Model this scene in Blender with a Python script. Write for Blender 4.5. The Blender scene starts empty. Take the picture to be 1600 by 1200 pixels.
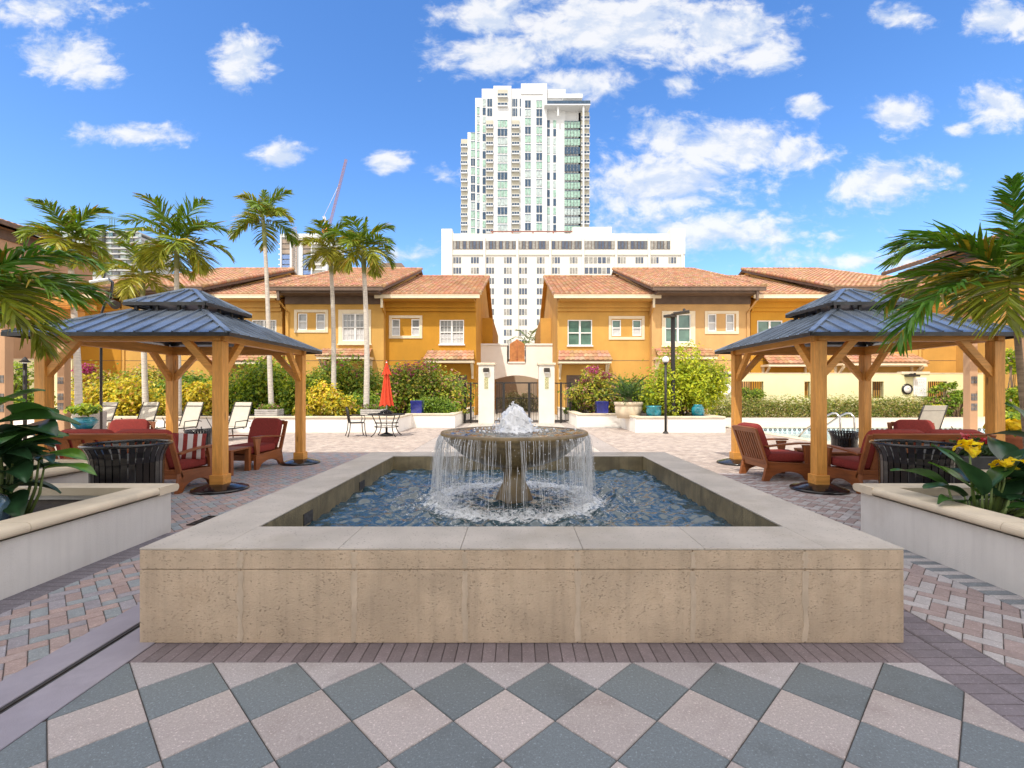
SUN_E,SKY_S,SKY_SAT,SKY_VAL,SKY_HUE,CLOUD,EXPO,REAR_FILL=2.0,.15,1.27,1.0,.507,3.75,.92,7.4
import bpy, math, random
import numpy as np
from mathutils import Vector, Matrix
random.seed(11); rng = np.random.default_rng(11)
S = bpy.context.scene
C = S.collection
R = math.radians
# ---- measured camera: focal 740 units at 1600 wide, eye 1.4 m above the paving, looking along +Y
F, VX, HZ, CH = 740.0, 806.0, 613.0, 1.4
def PX(px, Y): return (px - VX) / F * Y
def PZ(py, Y): return CH + (HZ - py) / F * Y

# ------------------------------------------------------------------ mesh builder
class MB:
    def __init__(s): s.v=[]; s.f=[]; s.m=[]; s.sm=[]; s.c=[]; s.usecol=False
    def add(s, vs, fs, mat=0, smooth=False, col=None):
        o=len(s.v); s.v.extend([tuple(p) for p in vs])
        for f in fs: s.f.append([i+o for i in f]); s.m.append(mat); s.sm.append(smooth)
        if col is not None: s.usecol=True
        s.c.extend([col if col is not None else (1,1,1)]*len(vs))
    def box(s, x0,x1,y0,y1,z0,z1, mat=0, col=None, M=None):
        vs=[Vector(p) for p in ((x0,y0,z0),(x1,y0,z0),(x1,y1,z0),(x0,y1,z0),(x0,y0,z1),(x1,y0,z1),(x1,y1,z1),(x0,y1,z1))]
        if M is not None: vs=[M@p for p in vs]
        s.add(vs, [(0,3,2,1),(4,5,6,7),(0,1,5,4),(1,2,6,5),(2,3,7,6),(3,0,4,7)], mat, False, col)
    def bar(s, a, b, w, h=None, mat=0, up=(0,0,1), col=None):
        a=Vector(a); b=Vector(b); h=h or w; d=(b-a); L=d.length; d.normalize(); u=Vector(up)
        x=d.cross(u)
        if x.length<1e-4: x=d.cross(Vector((1,0,0)))
        x.normalize(); z=x.cross(d)
        M=Matrix(((x.x,d.x,z.x,a.x),(x.y,d.y,z.y,a.y),(x.z,d.z,z.z,a.z),(0,0,0,1)))
        s.box(-w/2,w/2,0,L,-h/2,h/2,mat,col,M)
    def tube(s, pts, r, n=8, mat=0, cap=True, smooth=True, col=None):
        pts=[Vector(p) for p in pts]; rs=r if isinstance(r,(list,tuple)) else [r]*len(pts)
        vs=[]; prev=None
        for i,p in enumerate(pts):
            d=(pts[min(i+1,len(pts)-1)]-pts[max(i-1,0)]).normalized()
            if prev is None:
                x=d.cross(Vector((0,0,1)))
                if x.length<1e-3: x=Vector((1,0,0))
            else: x=prev-d*prev.dot(d)
            x.normalize(); prev=x; y=d.cross(x)
            for k in range(n):
                a=2*math.pi*k/n; vs.append(p+(x*math.cos(a)+y*math.sin(a))*rs[i])
        fs=[]
        for i in range(len(pts)-1):
            for k in range(n):
                k2=(k+1)%n; fs.append((i*n+k,i*n+k2,(i+1)*n+k2,(i+1)*n+k))
        s.add(vs,fs,mat,smooth,col)
        if cap:
            o=len(s.v)-len(vs)
            s.f.append([o+k for k in range(n)][::-1]); s.m.append(mat); s.sm.append(False)
            s.f.append([o+(len(pts)-1)*n+k for k in range(n)]); s.m.append(mat); s.sm.append(False)
    def lathe(s, prof, n=32, c=(0,0,0), mat=0, smooth=True, col=None):
        vs=[]; fs=[]
        for r,z in prof:
            for k in range(n):
                a=2*math.pi*k/n; vs.append((c[0]+r*math.cos(a),c[1]+r*math.sin(a),c[2]+z))
        for i in range(len(prof)-1):
            for k in range(n):
                k2=(k+1)%n; fs.append((i*n+k,i*n+k2,(i+1)*n+k2,(i+1)*n+k))
        s.add(vs,fs,mat,smooth,col)
    def prism(s, poly, axis, lo, hi, mat=0, smooth=False, col=None):
        def P(a,b,t): return (t,a,b) if axis=='x' else ((a,t,b) if axis=='y' else (a,b,t))
        n=len(poly); vs=[P(a,b,lo) for a,b in poly]+[P(a,b,hi) for a,b in poly]
        fs=[tuple(range(n))[::-1],tuple(range(n,2*n))]+[(i,(i+1)%n,n+(i+1)%n,n+i) for i in range(n)]
        s.add(vs,fs,mat,smooth,col)
    def quad(s,a,b,c,d,mat=0,col=None,smooth=False): s.add([a,b,c,d],[(0,1,2,3)],mat,smooth,col)
    def ball(s,c,r,n=8,mat=0,col=None,sz=1.0):
        prof=[(max(1e-4,r*math.sin(math.pi*i/n)),-r*sz*math.cos(math.pi*i/n)) for i in range(n+1)]
        s.lathe(prof,2*n,c,mat,True,col)
    def build(s, name, mats, parent=None, loc=None, world=False, bevel=0, seg=2, fixn=True):
        me=bpy.data.meshes.new(name)
        vs=s.v
        if world:
            off=Vector(loc) if loc is not None else Vector((0,0,0))
            q=parent
            while q is not None: off=off+q.location; q=q.parent
            vs=[(p[0]-off.x,p[1]-off.y,p[2]-off.z) for p in vs]
        me.from_pydata(vs,[],s.f)
        if not isinstance(mats,(list,tuple)): mats=[mats]
        for m in mats: me.materials.append(m)
        me.polygons.foreach_set('material_index',s.m)
        me.polygons.foreach_set('use_smooth',s.sm)
        if s.usecol:
            at=me.color_attributes.new('Col','FLOAT_COLOR','POINT')
            at.data.foreach_set('color',np.array([(c[0],c[1],c[2],1) for c in s.c],dtype=np.float32).ravel())
        if fixn:
            import bmesh
            bm=bmesh.new(); bm.from_mesh(me); bmesh.ops.recalc_face_normals(bm,faces=bm.faces); bm.to_mesh(me); bm.free()
        me.update()
        o=bpy.data.objects.new(name,me); C.objects.link(o)
        if parent is not None: o.parent=parent
        if loc is not None: o.location=loc
        if bevel:
            b=o.modifiers.new('Bevel','BEVEL'); b.width=bevel; b.segments=seg; b.limit_method='ANGLE'; b.angle_limit=R(40)
            b.harden_normals=False
        return o
def npmesh(name, v, q, mat, cols=None, parent=None, loc=None, smooth=False):
    me=bpy.data.meshes.new(name); n=len(v); m,k=q.shape
    me.vertices.add(n); me.vertices.foreach_set('co',v.astype(np.float32).ravel())
    me.loops.add(m*k); me.loops.foreach_set('vertex_index',q.astype(np.int32).ravel())
    me.polygons.add(m); me.polygons.foreach_set('loop_start',np.arange(0,m*k,k,dtype=np.int32))
    me.polygons.foreach_set('loop_total',np.full(m,k,dtype=np.int32))
    me.polygons.foreach_set('use_smooth',np.full(m,smooth))
    me.materials.append(mat)
    if cols is not None:
        at=me.color_attributes.new('Col','FLOAT_COLOR','POINT')
        at.data.foreach_set('color',np.hstack([cols,np.ones((n,1))]).astype(np.float32).ravel())
    me.update(); me.validate()
    o=bpy.data.objects.new(name,me); C.objects.link(o)
    if parent is not None: o.parent=parent
    if loc is not None: o.location=loc
    return o
def tag(o,label=None,cat=None,group=None,kind=None):
    if label: o['label']=label
    if cat: o['category']=cat
    if group: o['group']=group
    if kind: o['kind']=kind
    return o
def thing(name,label,cat,loc=(0,0,0),rz=0,group=None):
    o=bpy.data.objects.new(name,None); C.objects.link(o); o.empty_display_size=.2
    o.location=loc; o.rotation_euler=(0,0,rz); return tag(o,label,cat,group)
def struct(o): o['kind']='structure'; return o
def dup(o,parent=None,loc=None,rz=None,label=None,group=None):
    c=o.copy(); C.objects.link(c)
    if parent is not None: c.parent=parent
    if loc is not None: c.location=loc
    if rz is not None: c.rotation_euler=(0,0,rz)
    if label: c['label']=label
    if group: c['group']=group
    for ch in list(o.children): dup(ch,c)
    return c

# ------------------------------------------------------------------ materials
def nd(nt,t,**kw):
    n=nt.nodes.new(t)
    for k,v in kw.items():
        if k in n.inputs: n.inputs[k].default_value=v
        else: setattr(n,k,v)
    return n
def lk(nt,a,b): nt.links.new(a,b)
def math_(nt,op,a,b=None,clamp=False):
    n=nt.nodes.new('ShaderNodeMath'); n.operation=op; n.use_clamp=clamp
    for i,x in enumerate((a,b)):
        if x is None: continue
        if isinstance(x,(int,float)): n.inputs[i].default_value=x
        else: lk(nt,x,n.inputs[i])
    return n.outputs[0]
def mix_(nt,fac,a,b,mode='MIX'):
    n=nt.nodes.new('ShaderNodeMix'); n.data_type='RGBA'; n.blend_type=mode
    for idx,x in ((0,fac),(6,a),(7,b)):
        if isinstance(x,(int,float)): n.inputs[idx].default_value=x
        elif isinstance(x,(tuple,list)): n.inputs[idx].default_value=(*x[:3],1)
        else: lk(nt,x,n.inputs[idx])
    return n.outputs[2]
def ramp_(nt,f,p0,p1,c0=0.,c1=1.):
    n=nt.nodes.new('ShaderNodeMapRange'); n.interpolation_type='SMOOTHSTEP'
    n.inputs[1].default_value=p0; n.inputs[2].default_value=p1; n.inputs[3].default_value=c0; n.inputs[4].default_value=c1
    lk(nt,f,n.inputs[0]); return n.outputs[0]
def noise_(nt,vec,scale,detail=5,rough=.55):
    n=nd(nt,'ShaderNodeTexNoise'); n.inputs['Scale'].default_value=scale; n.inputs['Detail'].default_value=detail; n.inputs['Roughness'].default_value=rough
    if vec is not None: lk(nt,vec,n.inputs['Vector'])
    return n.outputs['Fac']
def mapped(nt,scale=(1,1,1),kind='Object'):
    tc=nt.nodes.new('ShaderNodeTexCoord'); mp=nt.nodes.new('ShaderNodeMapping')
    mp.inputs['Scale'].default_value=scale; lk(nt,tc.outputs[kind],mp.inputs['Vector']); return mp.outputs[0]
def mat(name,col,rough=.6,var=.12,vs=5.,bump=0.,bs=90.,metal=0.,spec=.5,attr=False,coat=0.,map=(1,1,1),spots=0.,streak=0.,dirt=None,speck=0.):
    m=bpy.data.materials.new(name); m.use_nodes=True; nt=m.node_tree; b=nt.nodes['Principled BSDF']
    v=mapped(nt,map)
    f=noise_(nt,v,vs,6)
    f=ramp_(nt,f,.3,.7)
    c=mix_(nt,f,tuple(x*(1-var) for x in col),tuple(min(1,x*(1+var)) for x in col))
    if streak:
        v2=mapped(nt,(9,9,.5)); f2=ramp_(nt,noise_(nt,v2,2.2,5),.42,.75)
        c=mix_(nt,math_(nt,'MULTIPLY',f2,streak),c,tuple(x*.45 for x in col))
    if spots:
        v3=mapped(nt,(1,1,2.4)); vo=nd(nt,'ShaderNodeTexVoronoi'); vo.inputs['Scale'].default_value=46; lk(nt,v3,vo.inputs['Vector'])
        f3=ramp_(nt,vo.outputs['Distance'],.16,.30,1,0)
        f4=ramp_(nt,noise_(nt,v,20,4,.7),.44,.56)
        f3=math_(nt,'MULTIPLY',f3,f4)
        c=mix_(nt,math_(nt,'MULTIPLY',f3,spots),c,tuple(x*.35 for x in col))
    if dirt:
        f5=ramp_(nt,noise_(nt,v,dirt[1],7,.65),.5,.72); c=mix_(nt,math_(nt,'MULTIPLY',f5,dirt[2]),c,dirt[0])
    if speck:
        sp_=noise_(nt,v,85,3,.75); c=mix_(nt,math_(nt,'MULTIPLY',ramp_(nt,sp_,.56,.70),speck),c,tuple(min(4,x*2.6) for x in col)); c=mix_(nt,math_(nt,'MULTIPLY',ramp_(nt,sp_,.44,.32),speck),c,tuple(x*.5 for x in col))
        st=ramp_(nt,noise_(nt,v,7.5,3,.5),.66,.74); c=mix_(nt,math_(nt,'MULTIPLY',st,speck*.8),c,tuple(x*.55 for x in col))
    if attr:
        a=nt.nodes.new('ShaderNodeAttribute'); a.attribute_name='Col'; c=mix_(nt,1.,c,a.outputs['Color'],'MULTIPLY')
    lk(nt,c,b.inputs['Base Color'])
    b.inputs['Roughness'].default_value=rough; b.inputs['Metallic'].default_value=metal
    b.inputs['Specular IOR Level'].default_value=spec
    if coat: b.inputs['Coat Weight'].default_value=coat; b.inputs['Coat Roughness'].default_value=.08
    if bump:
        bp=nt.nodes.new('ShaderNodeBump'); bp.inputs['Strength'].default_value=bump; bp.inputs['Distance'].default_value=.01
        h=noise_(nt,v,bs,6,.6)
        if spots: h=math_(nt,'SUBTRACT',h,math_(nt,'MULTIPLY',f3,.8))
        lk(nt,h,bp.inputs['Height']); lk(nt,bp.outputs[0],b.inputs['Normal'])
    return m
def wood(name,col,axis='z',rough=.5,var=.28,knots=True):
    sc={'x':(1.2,14,14),'y':(14,1.2,14),'z':(14,14,1.2)}[axis]
    m=bpy.data.materials.new(name); m.use_nodes=True; nt=m.node_tree; b=nt.nodes['Principled BSDF']
    v=mapped(nt,sc); n1=noise_(nt,v,2.2,6,.6); n2=noise_(nt,v,11,4,.6)
    f=math_(nt,'ADD',math_(nt,'MULTIPLY',n1,.7),math_(nt,'MULTIPLY',n2,.3)); f=ramp_(nt,f,.34,.66)
    c=mix_(nt,f,tuple(x*(1-var) for x in col),tuple(min(1,x*(1+var*.6)) for x in col))
    big=ramp_(nt,noise_(nt,mapped(nt,(1,1,1)),1.7,3),.35,.7); c=mix_(nt,math_(nt,'MULTIPLY',big,.3),c,(col[0]*.75,col[1]*.62,col[2]*.5))
    if knots:
        vo=nd(nt,'ShaderNodeTexVoronoi'); vo.inputs['Scale'].default_value=1.0
        k={'x':(1.3,6,6),'y':(6,1.3,6),'z':(6,6,1.3)}[axis]; lk(nt,mapped(nt,k),vo.inputs['Vector'])
        c=mix_(nt,ramp_(nt,vo.outputs['Distance'],.05,.13,.75,0),c,tuple(x*.3 for x in col))
    lk(nt,c,b.inputs['Base Color']); b.inputs['Roughness'].default_value=rough
    bp=nt.nodes.new('ShaderNodeBump'); bp.inputs['Strength'].default_value=.15; bp.inputs['Distance'].default_value=.004
    lk(nt,f,bp.inputs['Height']); lk(nt,bp.outputs[0],b.inputs['Normal'])
    return m
def leafmat(name,tint=(1,1,1),rough=.45,tr=.3,spec=.4):
    m=bpy.data.materials.new(name); m.use_nodes=True; nt=m.node_tree; b=nt.nodes['Principled BSDF']; out=nt.nodes['Material Output']
    a=nt.nodes.new('ShaderNodeAttribute'); a.attribute_name='Col'
    n=ramp_(nt,noise_(nt,mapped(nt),9,3),.3,.7); c=mix_(nt,n,tuple(.8*x for x in tint),tuple(1.15*x for x in tint)); c=mix_(nt,1.,c,a.outputs['Color'],'MULTIPLY')
    lk(nt,c,b.inputs['Base Color']); b.inputs['Roughness'].default_value=rough; b.inputs['Specular IOR Level'].default_value=spec
    t=nt.nodes.new('ShaderNodeBsdfTranslucent'); lk(nt,mix_(nt,1.,c,(1.3,1.25,.6),'MULTIPLY'),t.inputs['Color'])
    mx=nt.nodes.new('ShaderNodeMixShader'); mx.inputs[0].default_value=tr; lk(nt,b.outputs[0],mx.inputs[1]); lk(nt,t.outputs[0],mx.inputs[2]); lk(nt,mx.outputs[0],out.inputs['Surface'])
    return m
def glassy(name,col,rough=.06,spec=.8,var=.25,vs=1.5): return mat(name,col,rough,var,vs,spec=spec)

T={}
T['stone']=mat('fountain_stone',(.545,.43,.315),.88,.15,2.3,.8,120,spots=.42,streak=.26,dirt=((.40,.29,.19),4.5,.35))
T['stonetop']=mat('coping_stone',(.45,.412,.365),.8,.12,2.2,.35,140,spots=.5,dirt=((.33,.29,.23),1.6,.55))
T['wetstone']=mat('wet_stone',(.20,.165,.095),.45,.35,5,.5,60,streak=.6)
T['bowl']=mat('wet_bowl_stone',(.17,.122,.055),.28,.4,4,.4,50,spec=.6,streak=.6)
T['white']=mat('white_stucco',(.70,.68,.64),.85,.06,1.4,.35,150,streak=.12,dirt=((.50,.46,.41),1.3,.4))
T['white2']=mat('bright_white_stucco',(.88,.85,.80),.85,.04,1.2,.25,120,dirt=((.74,.69,.62),.8,.2))
T['lime']=mat('limestone_coping',(.66,.57,.43),.75,.10,2.,.2,120,dirt=((.42,.37,.30),3.,.45))
T['soil']=mat('dark_soil',(.035,.027,.02),.95,.4,20,1.,60)
T['lav']=mat('lavender_concrete',(.30,.285,.345),.8,.10,3,.3,150,dirt=((.21,.205,.235),2.6,.55))
T['slot']=mat('dark_slot',(.045,.045,.05),.8,.4,30)
T['paver']=mat('paver_brick',(1,1,1),.85,.16,14,.5,160,attr=True,dirt=((.72,.68,.66),1.9,.5),speck=.35)
T['tile']=mat('granite_tile',(1,1,1),.75,.22,150,.35,220,attr=True,dirt=((.64,.61,.60),2.6,.75),speck=.42)
T['joint']=mat('sand_joint',(.075,.065,.06),.95,.3,30)
T['ground']=mat('far_ground',(.42,.38,.33),.9,.15,.6)
T['deck']=mat('pool_deck',(.66,.58,.49),.85,.07,2,.2,100)
for a in 'xyz':
    T['wood'+a]=wood('cedar_'+a,(.68,.32,.066),a,.5,.24)
    T['teak'+a]=wood('teak_'+a,(.28,.090,.027),a,.42,.3,False)
T['cush']=mat('red_cushion',(.235,.028,.022),.9,.14,40,.25,400)
T['black']=mat('black_metal',(.006,.006,.008),.22,.3,20,spec=.5,coat=.3)
T['bronze']=mat('bronze_metal',(.035,.028,.022),.45,.3,20,spec=.5)
T['roofm']=mat('sky_tinted_metal',(.165,.20,.255),.22,.25,2.5,metal=.5,spec=.6)  # grey metal; reflected sky blue is put into the base colour
T['dmetal']=mat('dark_frame_metal',(.03,.032,.035),.4,.3,8,metal=.4)
T['rtile']=mat('barrel_tile',(1,1,1),.8,.14,9,.3,60,attr=True,dirt=((.30,.20,.14),1.2,.3))
T['gutter']=mat('cream_gutter',(.80,.68,.49),.6,.06,2)
T['brown']=mat('brown_fascia',(.13,.085,.06),.7,.15,3)
T['trim']=mat('cream_trim',(.78,.66,.47),.75,.05,2)
T['wframe']=mat('white_frame',(.80,.79,.76),.5,.04,3)
T['glass']=glassy('window_glass',(.30,.30,.29)); T['gglass']=glassy('green_glass',(.10,.19,.145)); T['dglass']=glassy('dark_glass',(.045,.055,.07))
T['blind']=mat('white_blind',(.62,.61,.60),.6,.06,3)
T['iron']=mat('wrought_iron',(.018,.016,.015),.5,.3,20)
T['bluepot']=mat('cobalt_glaze',(.012,.022,.20),.15,.35,3,spec=.6,coat=.6)
T['tealpot']=mat('teal_glaze',(.012,.20,.25),.18,.5,4,spec=.6,coat=.6,dirt=((.02,.05,.30),3,.7))
T['beige']=mat('beige_pot',(.66,.55,.40),.8,.08,3,.2,90)
T['terra']=mat('terracotta',(.42,.15,.07),.8,.18,5,.2,80)
T['sling']=mat('cream_sling',(.56,.52,.44),.85,.05,8,.2,300)
T['umb']=mat('orange_red_canvas',(.62,.06,.018),.85,.12,6,.2,200)
T['steel']=mat('steel_rail',(.6,.6,.58),.2,.05,4,metal=1)
def stucco(n,c): return mat('stucco_'+n,c,.85,.09,.7,.3,120,streak=.10,dirt=(tuple(x*.80 for x in c),.5,.45))
# ------------------------------------------------------------------ ground and paving
def clip(poly,x0,x1,y0,y1):
    def cut(p,ins,inter):
        o=[]
        for i in range(len(p)):
            a,b=p[i-1],p[i]; ia,ib=ins(a),ins(b)
            if ib:
                if not ia: o.append(inter(a,b))
                o.append(b)
            elif ia: o.append(inter(a,b))
        return o
    for ax,lim,sg in ((0,x0,1),(0,x1,-1),(1,y0,1),(1,y1,-1)):
        if len(poly)<3: return []
        def inter(a,b,ax=ax,lim=lim):
            t=(lim-a[ax])/(b[ax]-a[ax]+1e-12); return (a[0]+t*(b[0]-a[0]),a[1]+t*(b[1]-a[1]))
        poly=cut(poly,lambda p,ax=ax,lim=lim,sg=sg:(p[ax]-lim)*sg>=0,inter)
    return poly if len(poly)>=3 else []
POOL=(8.7,22.0,13.0,18.5)
def shrink(poly,g):
    cx=sum(p[0] for p in poly)/len(poly); cy=sum(p[1] for p in poly)/len(poly); o=[]
    for p in poly:
        dx,dy=p[0]-cx,p[1]-cy; L=math.hypot(dx,dy)+1e-9; k=max(0.,1-g*1.4/L); o.append((cx+dx*k,cy+dy*k))
    return o
def paver(mb,poly,z,col,g=.003,ch=.004):
    """one paving unit: flat top with a small chamfer down to the joint"""
    if len(poly)<3: return
    a=0
    for i in range(len(poly)): a+=poly[i-1][0]*poly[i][1]-poly[i][0]*poly[i-1][1]
    if a<0: poly=poly[::-1]
    if abs(a)<2*.0002: return
    n=len(poly); o=shrink(poly,g*.5); t=shrink(poly,g*.5+ch)
    vs=[(p[0],p[1],z-.005) for p in o]+[(p[0],p[1],z) for p in t]
    mb.add(vs,[tuple(range(n,2*n))]+[(i,(i+1)%n,n+(i+1)%n,n+i) for i in range(n)],0,False,col)
def jit(c,a=.10):
    k=1+random.uniform(-a,a); return tuple(min(1,x*k) for x in c)
def herringbone(mb,x0,x1,y0,y1,colfn,w=.1,z=0,holes=()):
    s=math.sqrt(.5); cx,cy=(x0+x1)/2,(y0+y1)/2; n=int(math.hypot(x1-x0,y1-y0)/2/w)+4
    for i in range(-n,n):
        for j in range(-n,n):
            d=(i-j)%4
            if d==0: r=(i,j,i+2,j+1); h=True
            elif d==3: r=(i,j,i+1,j+2); h=False
            else: continue
            a=[(r[0]*w,r[1]*w),(r[2]*w,r[1]*w),(r[2]*w,r[3]*w),(r[0]*w,r[3]*w)]
            p=[(cx+(u-v)*s,cy+(u+v)*s) for u,v in a]
            mx,my=sum(q[0] for q in p)/4,sum(q[1] for q in p)/4
            if not(x0-.2<mx<x1+.2 and y0-.2<my<y1+.2): continue
            if any(hx0<mx<hx1 and hy0<my<hy1 for hx0,hx1,hy0,hy1 in holes): continue
            p=clip(p,x0,x1,y0,y1)
            if p: paver(mb,p,z,jit(colfn(i,j,h)),.004,.004 if my<8 else .002)
# base sheets with a hole for the pool
g=MB(); X0,X1,Y0,Y1=-420,420,-400,900; a,b,c,d=POOL
for q in ((X0,X1,Y0,c),(X0,a,c,d),(b,X1,c,d),(X0,X1,d,Y1)):
    g.quad((q[0],q[2],-.016),(q[1],q[2],-.016),(q[1],q[3],-.016),(q[0],q[3],-.016))
struct(g.build('ground',T['ground']))
g=MB()
for q in ((-13,8.7,-2.5,24),(8.7,14,-2.5,13)): g.quad((q[0],q[2],-.006),(q[1],q[2],-.006),(q[1],q[3],-.006),(q[0],q[3],-.006))
struct(g.build('paving_bed',T['joint']))
DX0,DX1=-2.49,2.51
PL=[(.42,.32,.30),(.30,.335,.36),(.34,.325,.36),(.40,.315,.30)]
def cl(i,j,h): return PL[((i*7+j*3)//2+(0 if h else 1)+(1 if random.random()<.2 else 0))%4]
def cr(i,j,h):
    k=(i if h else i+1)%2
    if random.random()<.08: k=1-k
    return (.46,.44,.45) if k else (.37,.295,.285)
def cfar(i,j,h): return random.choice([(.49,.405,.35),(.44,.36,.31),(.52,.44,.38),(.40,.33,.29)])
g=MB(); herringbone(g,-9.5,DX0,.6,11.0,cl,w=.083,holes=[(-9.5,-3.5,.6,4.6)])
struct(g.build('brick_paving',T['paver'],fixn=False))
g=MB(); herringbone(g,DX1,9.5,.6,8.2,cr,w=.083,holes=[(3.5,9.5,.6,4.6)])
struct(g.build('brick_paving',T['paver'],fixn=False))
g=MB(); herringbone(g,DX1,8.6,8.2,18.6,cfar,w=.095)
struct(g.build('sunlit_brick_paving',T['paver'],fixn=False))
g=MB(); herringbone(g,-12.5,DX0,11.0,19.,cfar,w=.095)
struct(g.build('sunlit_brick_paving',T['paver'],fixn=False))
# central lane beyond the fountain, with two grey bands
g=MB()
yy=6.5
while yy<22:
    for k in range(8):
        x=-2.0+k*.5; paver(g,[(x,yy),(x+.5,yy),(x+.5,yy+.5),(x,yy+.5)],0,jit((.54,.485,.43),.06),.006)
    for x0,x1 in ((-2.49,-2.0),(2.0,2.51)):
        for q in range(4): paver(g,[(x0,yy+q*.125),(x1,yy+q*.125),(x1,yy+q*.125+.125),(x0,yy+q*.125+.125)],0,jit((.42,.37,.34),.08),.005)
    yy+=.5
struct(g.build('central_paving',T['paver'],fixn=False))
# diagonal checker of large square tiles
g=MB(); D=.434; hD=D/2; yt=2.455; bx0,bx1,by0,by1=-2.012,2.10,-1.2,yt
for row in range(0,18):
    yc=yt-hD-row*hD+0.0
    for k in range(-8,9):
        xc=-.70+D*k+(hD if row%2 else 0)
        p=clip([(xc,yc-hD),(xc+hD,yc),(xc,yc+hD),(xc-hD,yc)],bx0,bx1,by0,by1)
        if p: paver(g,p,0,jit((.168,.202,.226) if row%2==0 else (.46,.415,.41),.11),.0035,.003)
for k in range(-8,9):
    xc=-.70+D*k+hD; p=clip([(xc,yt-hD),(xc+hD,yt),(xc,yt+hD),(xc-hD,yt)],bx0,bx1,by0,by1)
    if p: paver(g,p,0,jit((.425,.405,.43),.11),.0035,.003)
struct(g.build('checker_paving',T['tile'],fixn=False))
g=MB(); x=-2.012
while x<2.10:
    paver(g,[(x,2.455),(min(x+.0705,2.1),2.455),(min(x+.0705,2.1),2.66),(x,2.66)],0,jit((.21,.178,.197),.18),.005,.006); x+=.0705
y=.4
while y<7.0:
    for x0,x1 in ((2.10,2.305),(2.305,2.51)): paver(g,[(x0,y),(x1,y),(x1,y+.075),(x0,y+.075)],0,jit((.215,.192,.222),.14),.005,.006)
    y+=.075
y=.6
i=0
while y<4.7:
    paver(g,[(-3.47,y),(-3.25,y),(-3.25,y+.072),(-3.47,y+.072)],.004,jit((.20,.185,.21),.12),.005,.005)
    paver(g,[(3.25,y),(3.49,y),(3.49,y+.072),(3.25,y+.072)],.004,jit((.21,.235,.255) if i%2 else (.48,.46,.46),.08),.005,.005)
    y+=.072; i+=1
struct(g.build('paving_border',T['paver'],fixn=False))
# channel drain: two concrete rails with a slotted gap
dr=thing('channel_drain','long lavender concrete channel drain beside the checkered tiles','drain',(-2.25,2.5,0))
m=MB(); m.box(-2.488,-2.285,-2,7,-.004,.006); m.box(-2.235,-2.014,-2,7,-.004,.006); m.build('concrete_rail',T['lav'],dr,world=True,bevel=.006)
m=MB(); m.box(-2.285,-2.235,-2,7,-.005,-.002,0)
m.box(-2.266,-2.257,-2,7,-.002,.004,1)
m.build('slot',[T['slot'],T['bronze']],dr,world=True)
# square floor grates
def grate(label,x,y,w,l):
    t=thing('floor_grate',label,'grate',(x,y,0)); m=MB(); m.box(-w/2,w/2,-l/2,l/2,.001,.004); m.build('pit',T['slot'],t)
    m=MB()
    for k in range(13): xx=-w/2+.01+k*(w-.02)/12; m.box(xx-.006,xx+.006,-l/2,l/2,.004,.012)
    for k in range(4): yy=-l/2+k*l/3; m.box(-w/2,w/2,yy-.008,yy+.008,.004,.0135)
    m.build('bars',T['bronze'],t)
grate('dark iron floor grate between the white planter and fountain on the left',-3.15,5.15,.62,.34)
grate('dark iron floor grate right of the fountain near the white planter',3.10,5.0,.30,.22)
# pool
a,b,c,d=POOL
m=MB(); m.box(a,b,c,d,-1.3,-1.25)
m.box(a-.01,a,c,d,-1.25,-.02); m.box(a,b,d,d+.01,-1.25,-.02); m.box(a,b,c-.01,c,-1.25,-.02)
struct(m.build('pool_basin',mat('pool_plaster',(.62,.74,.76),.6,.05,2)))
wm=bpy.data.materials.new('pool_water'); wm.use_nodes=True; nt=wm.node_tree; bs=nt.nodes['Principled BSDF']
bs.inputs['Base Color'].default_value=(.74,.86,.86,1); bs.inputs['Roughness'].default_value=.04; bs.inputs['Alpha'].default_value=.55
bp=nt.nodes.new('ShaderNodeBump'); bp.inputs['Strength'].default_value=.25; lk(nt,noise_(nt,mapped(nt),5,3),bp.inputs['Height']); lk(nt,bp.outputs[0],bs.inputs['Normal'])
m=MB(); m.quad((a,c,-.12),(b,c,-.12),(b,d,-.12),(a,d,-.12)); struct(m.build('pool_water',wm))
m=MB(); m.box(a-.35,a,c-.3,d+.35,-.01,.03); m.box(a,b,c-.3,c,-.01,.03); m.box(a,b,d,d+.35,-.01,.03); struct(m.build('pool_coping',T['lime'],bevel=.02))
m=MB()
for k in range(70):
    x=a+.1+k*.19; m.lathe([(.062,-.004),(.062,.004),(.030,.004),(.030,-.004)],12,(0,0,0)); n=len(m.v)-48
    for i in range(n,len(m.v)): p=m.v[i]; m.v[i]=(x+p[0],d-.004+p[2],-.063+p[1]*.75)
struct(m.build('pool_tile_border',mat('dark_mosaic',(.06,.07,.075),.3,.2,20),fixn=True))
m=MB(); m.box(8.35,22,18.86,27.2,-.01,.004); m.box(22.02,30,5,27.2,-.01,.004); m.box(9.5,22,5,12.69,-.005,.002); struct(m.build('pool_deck',T['deck']))
m=MB(); m.box(-30,-12.52,5,29,-.012,.002); struct(m.build('side_path',T['deck']))

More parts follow.
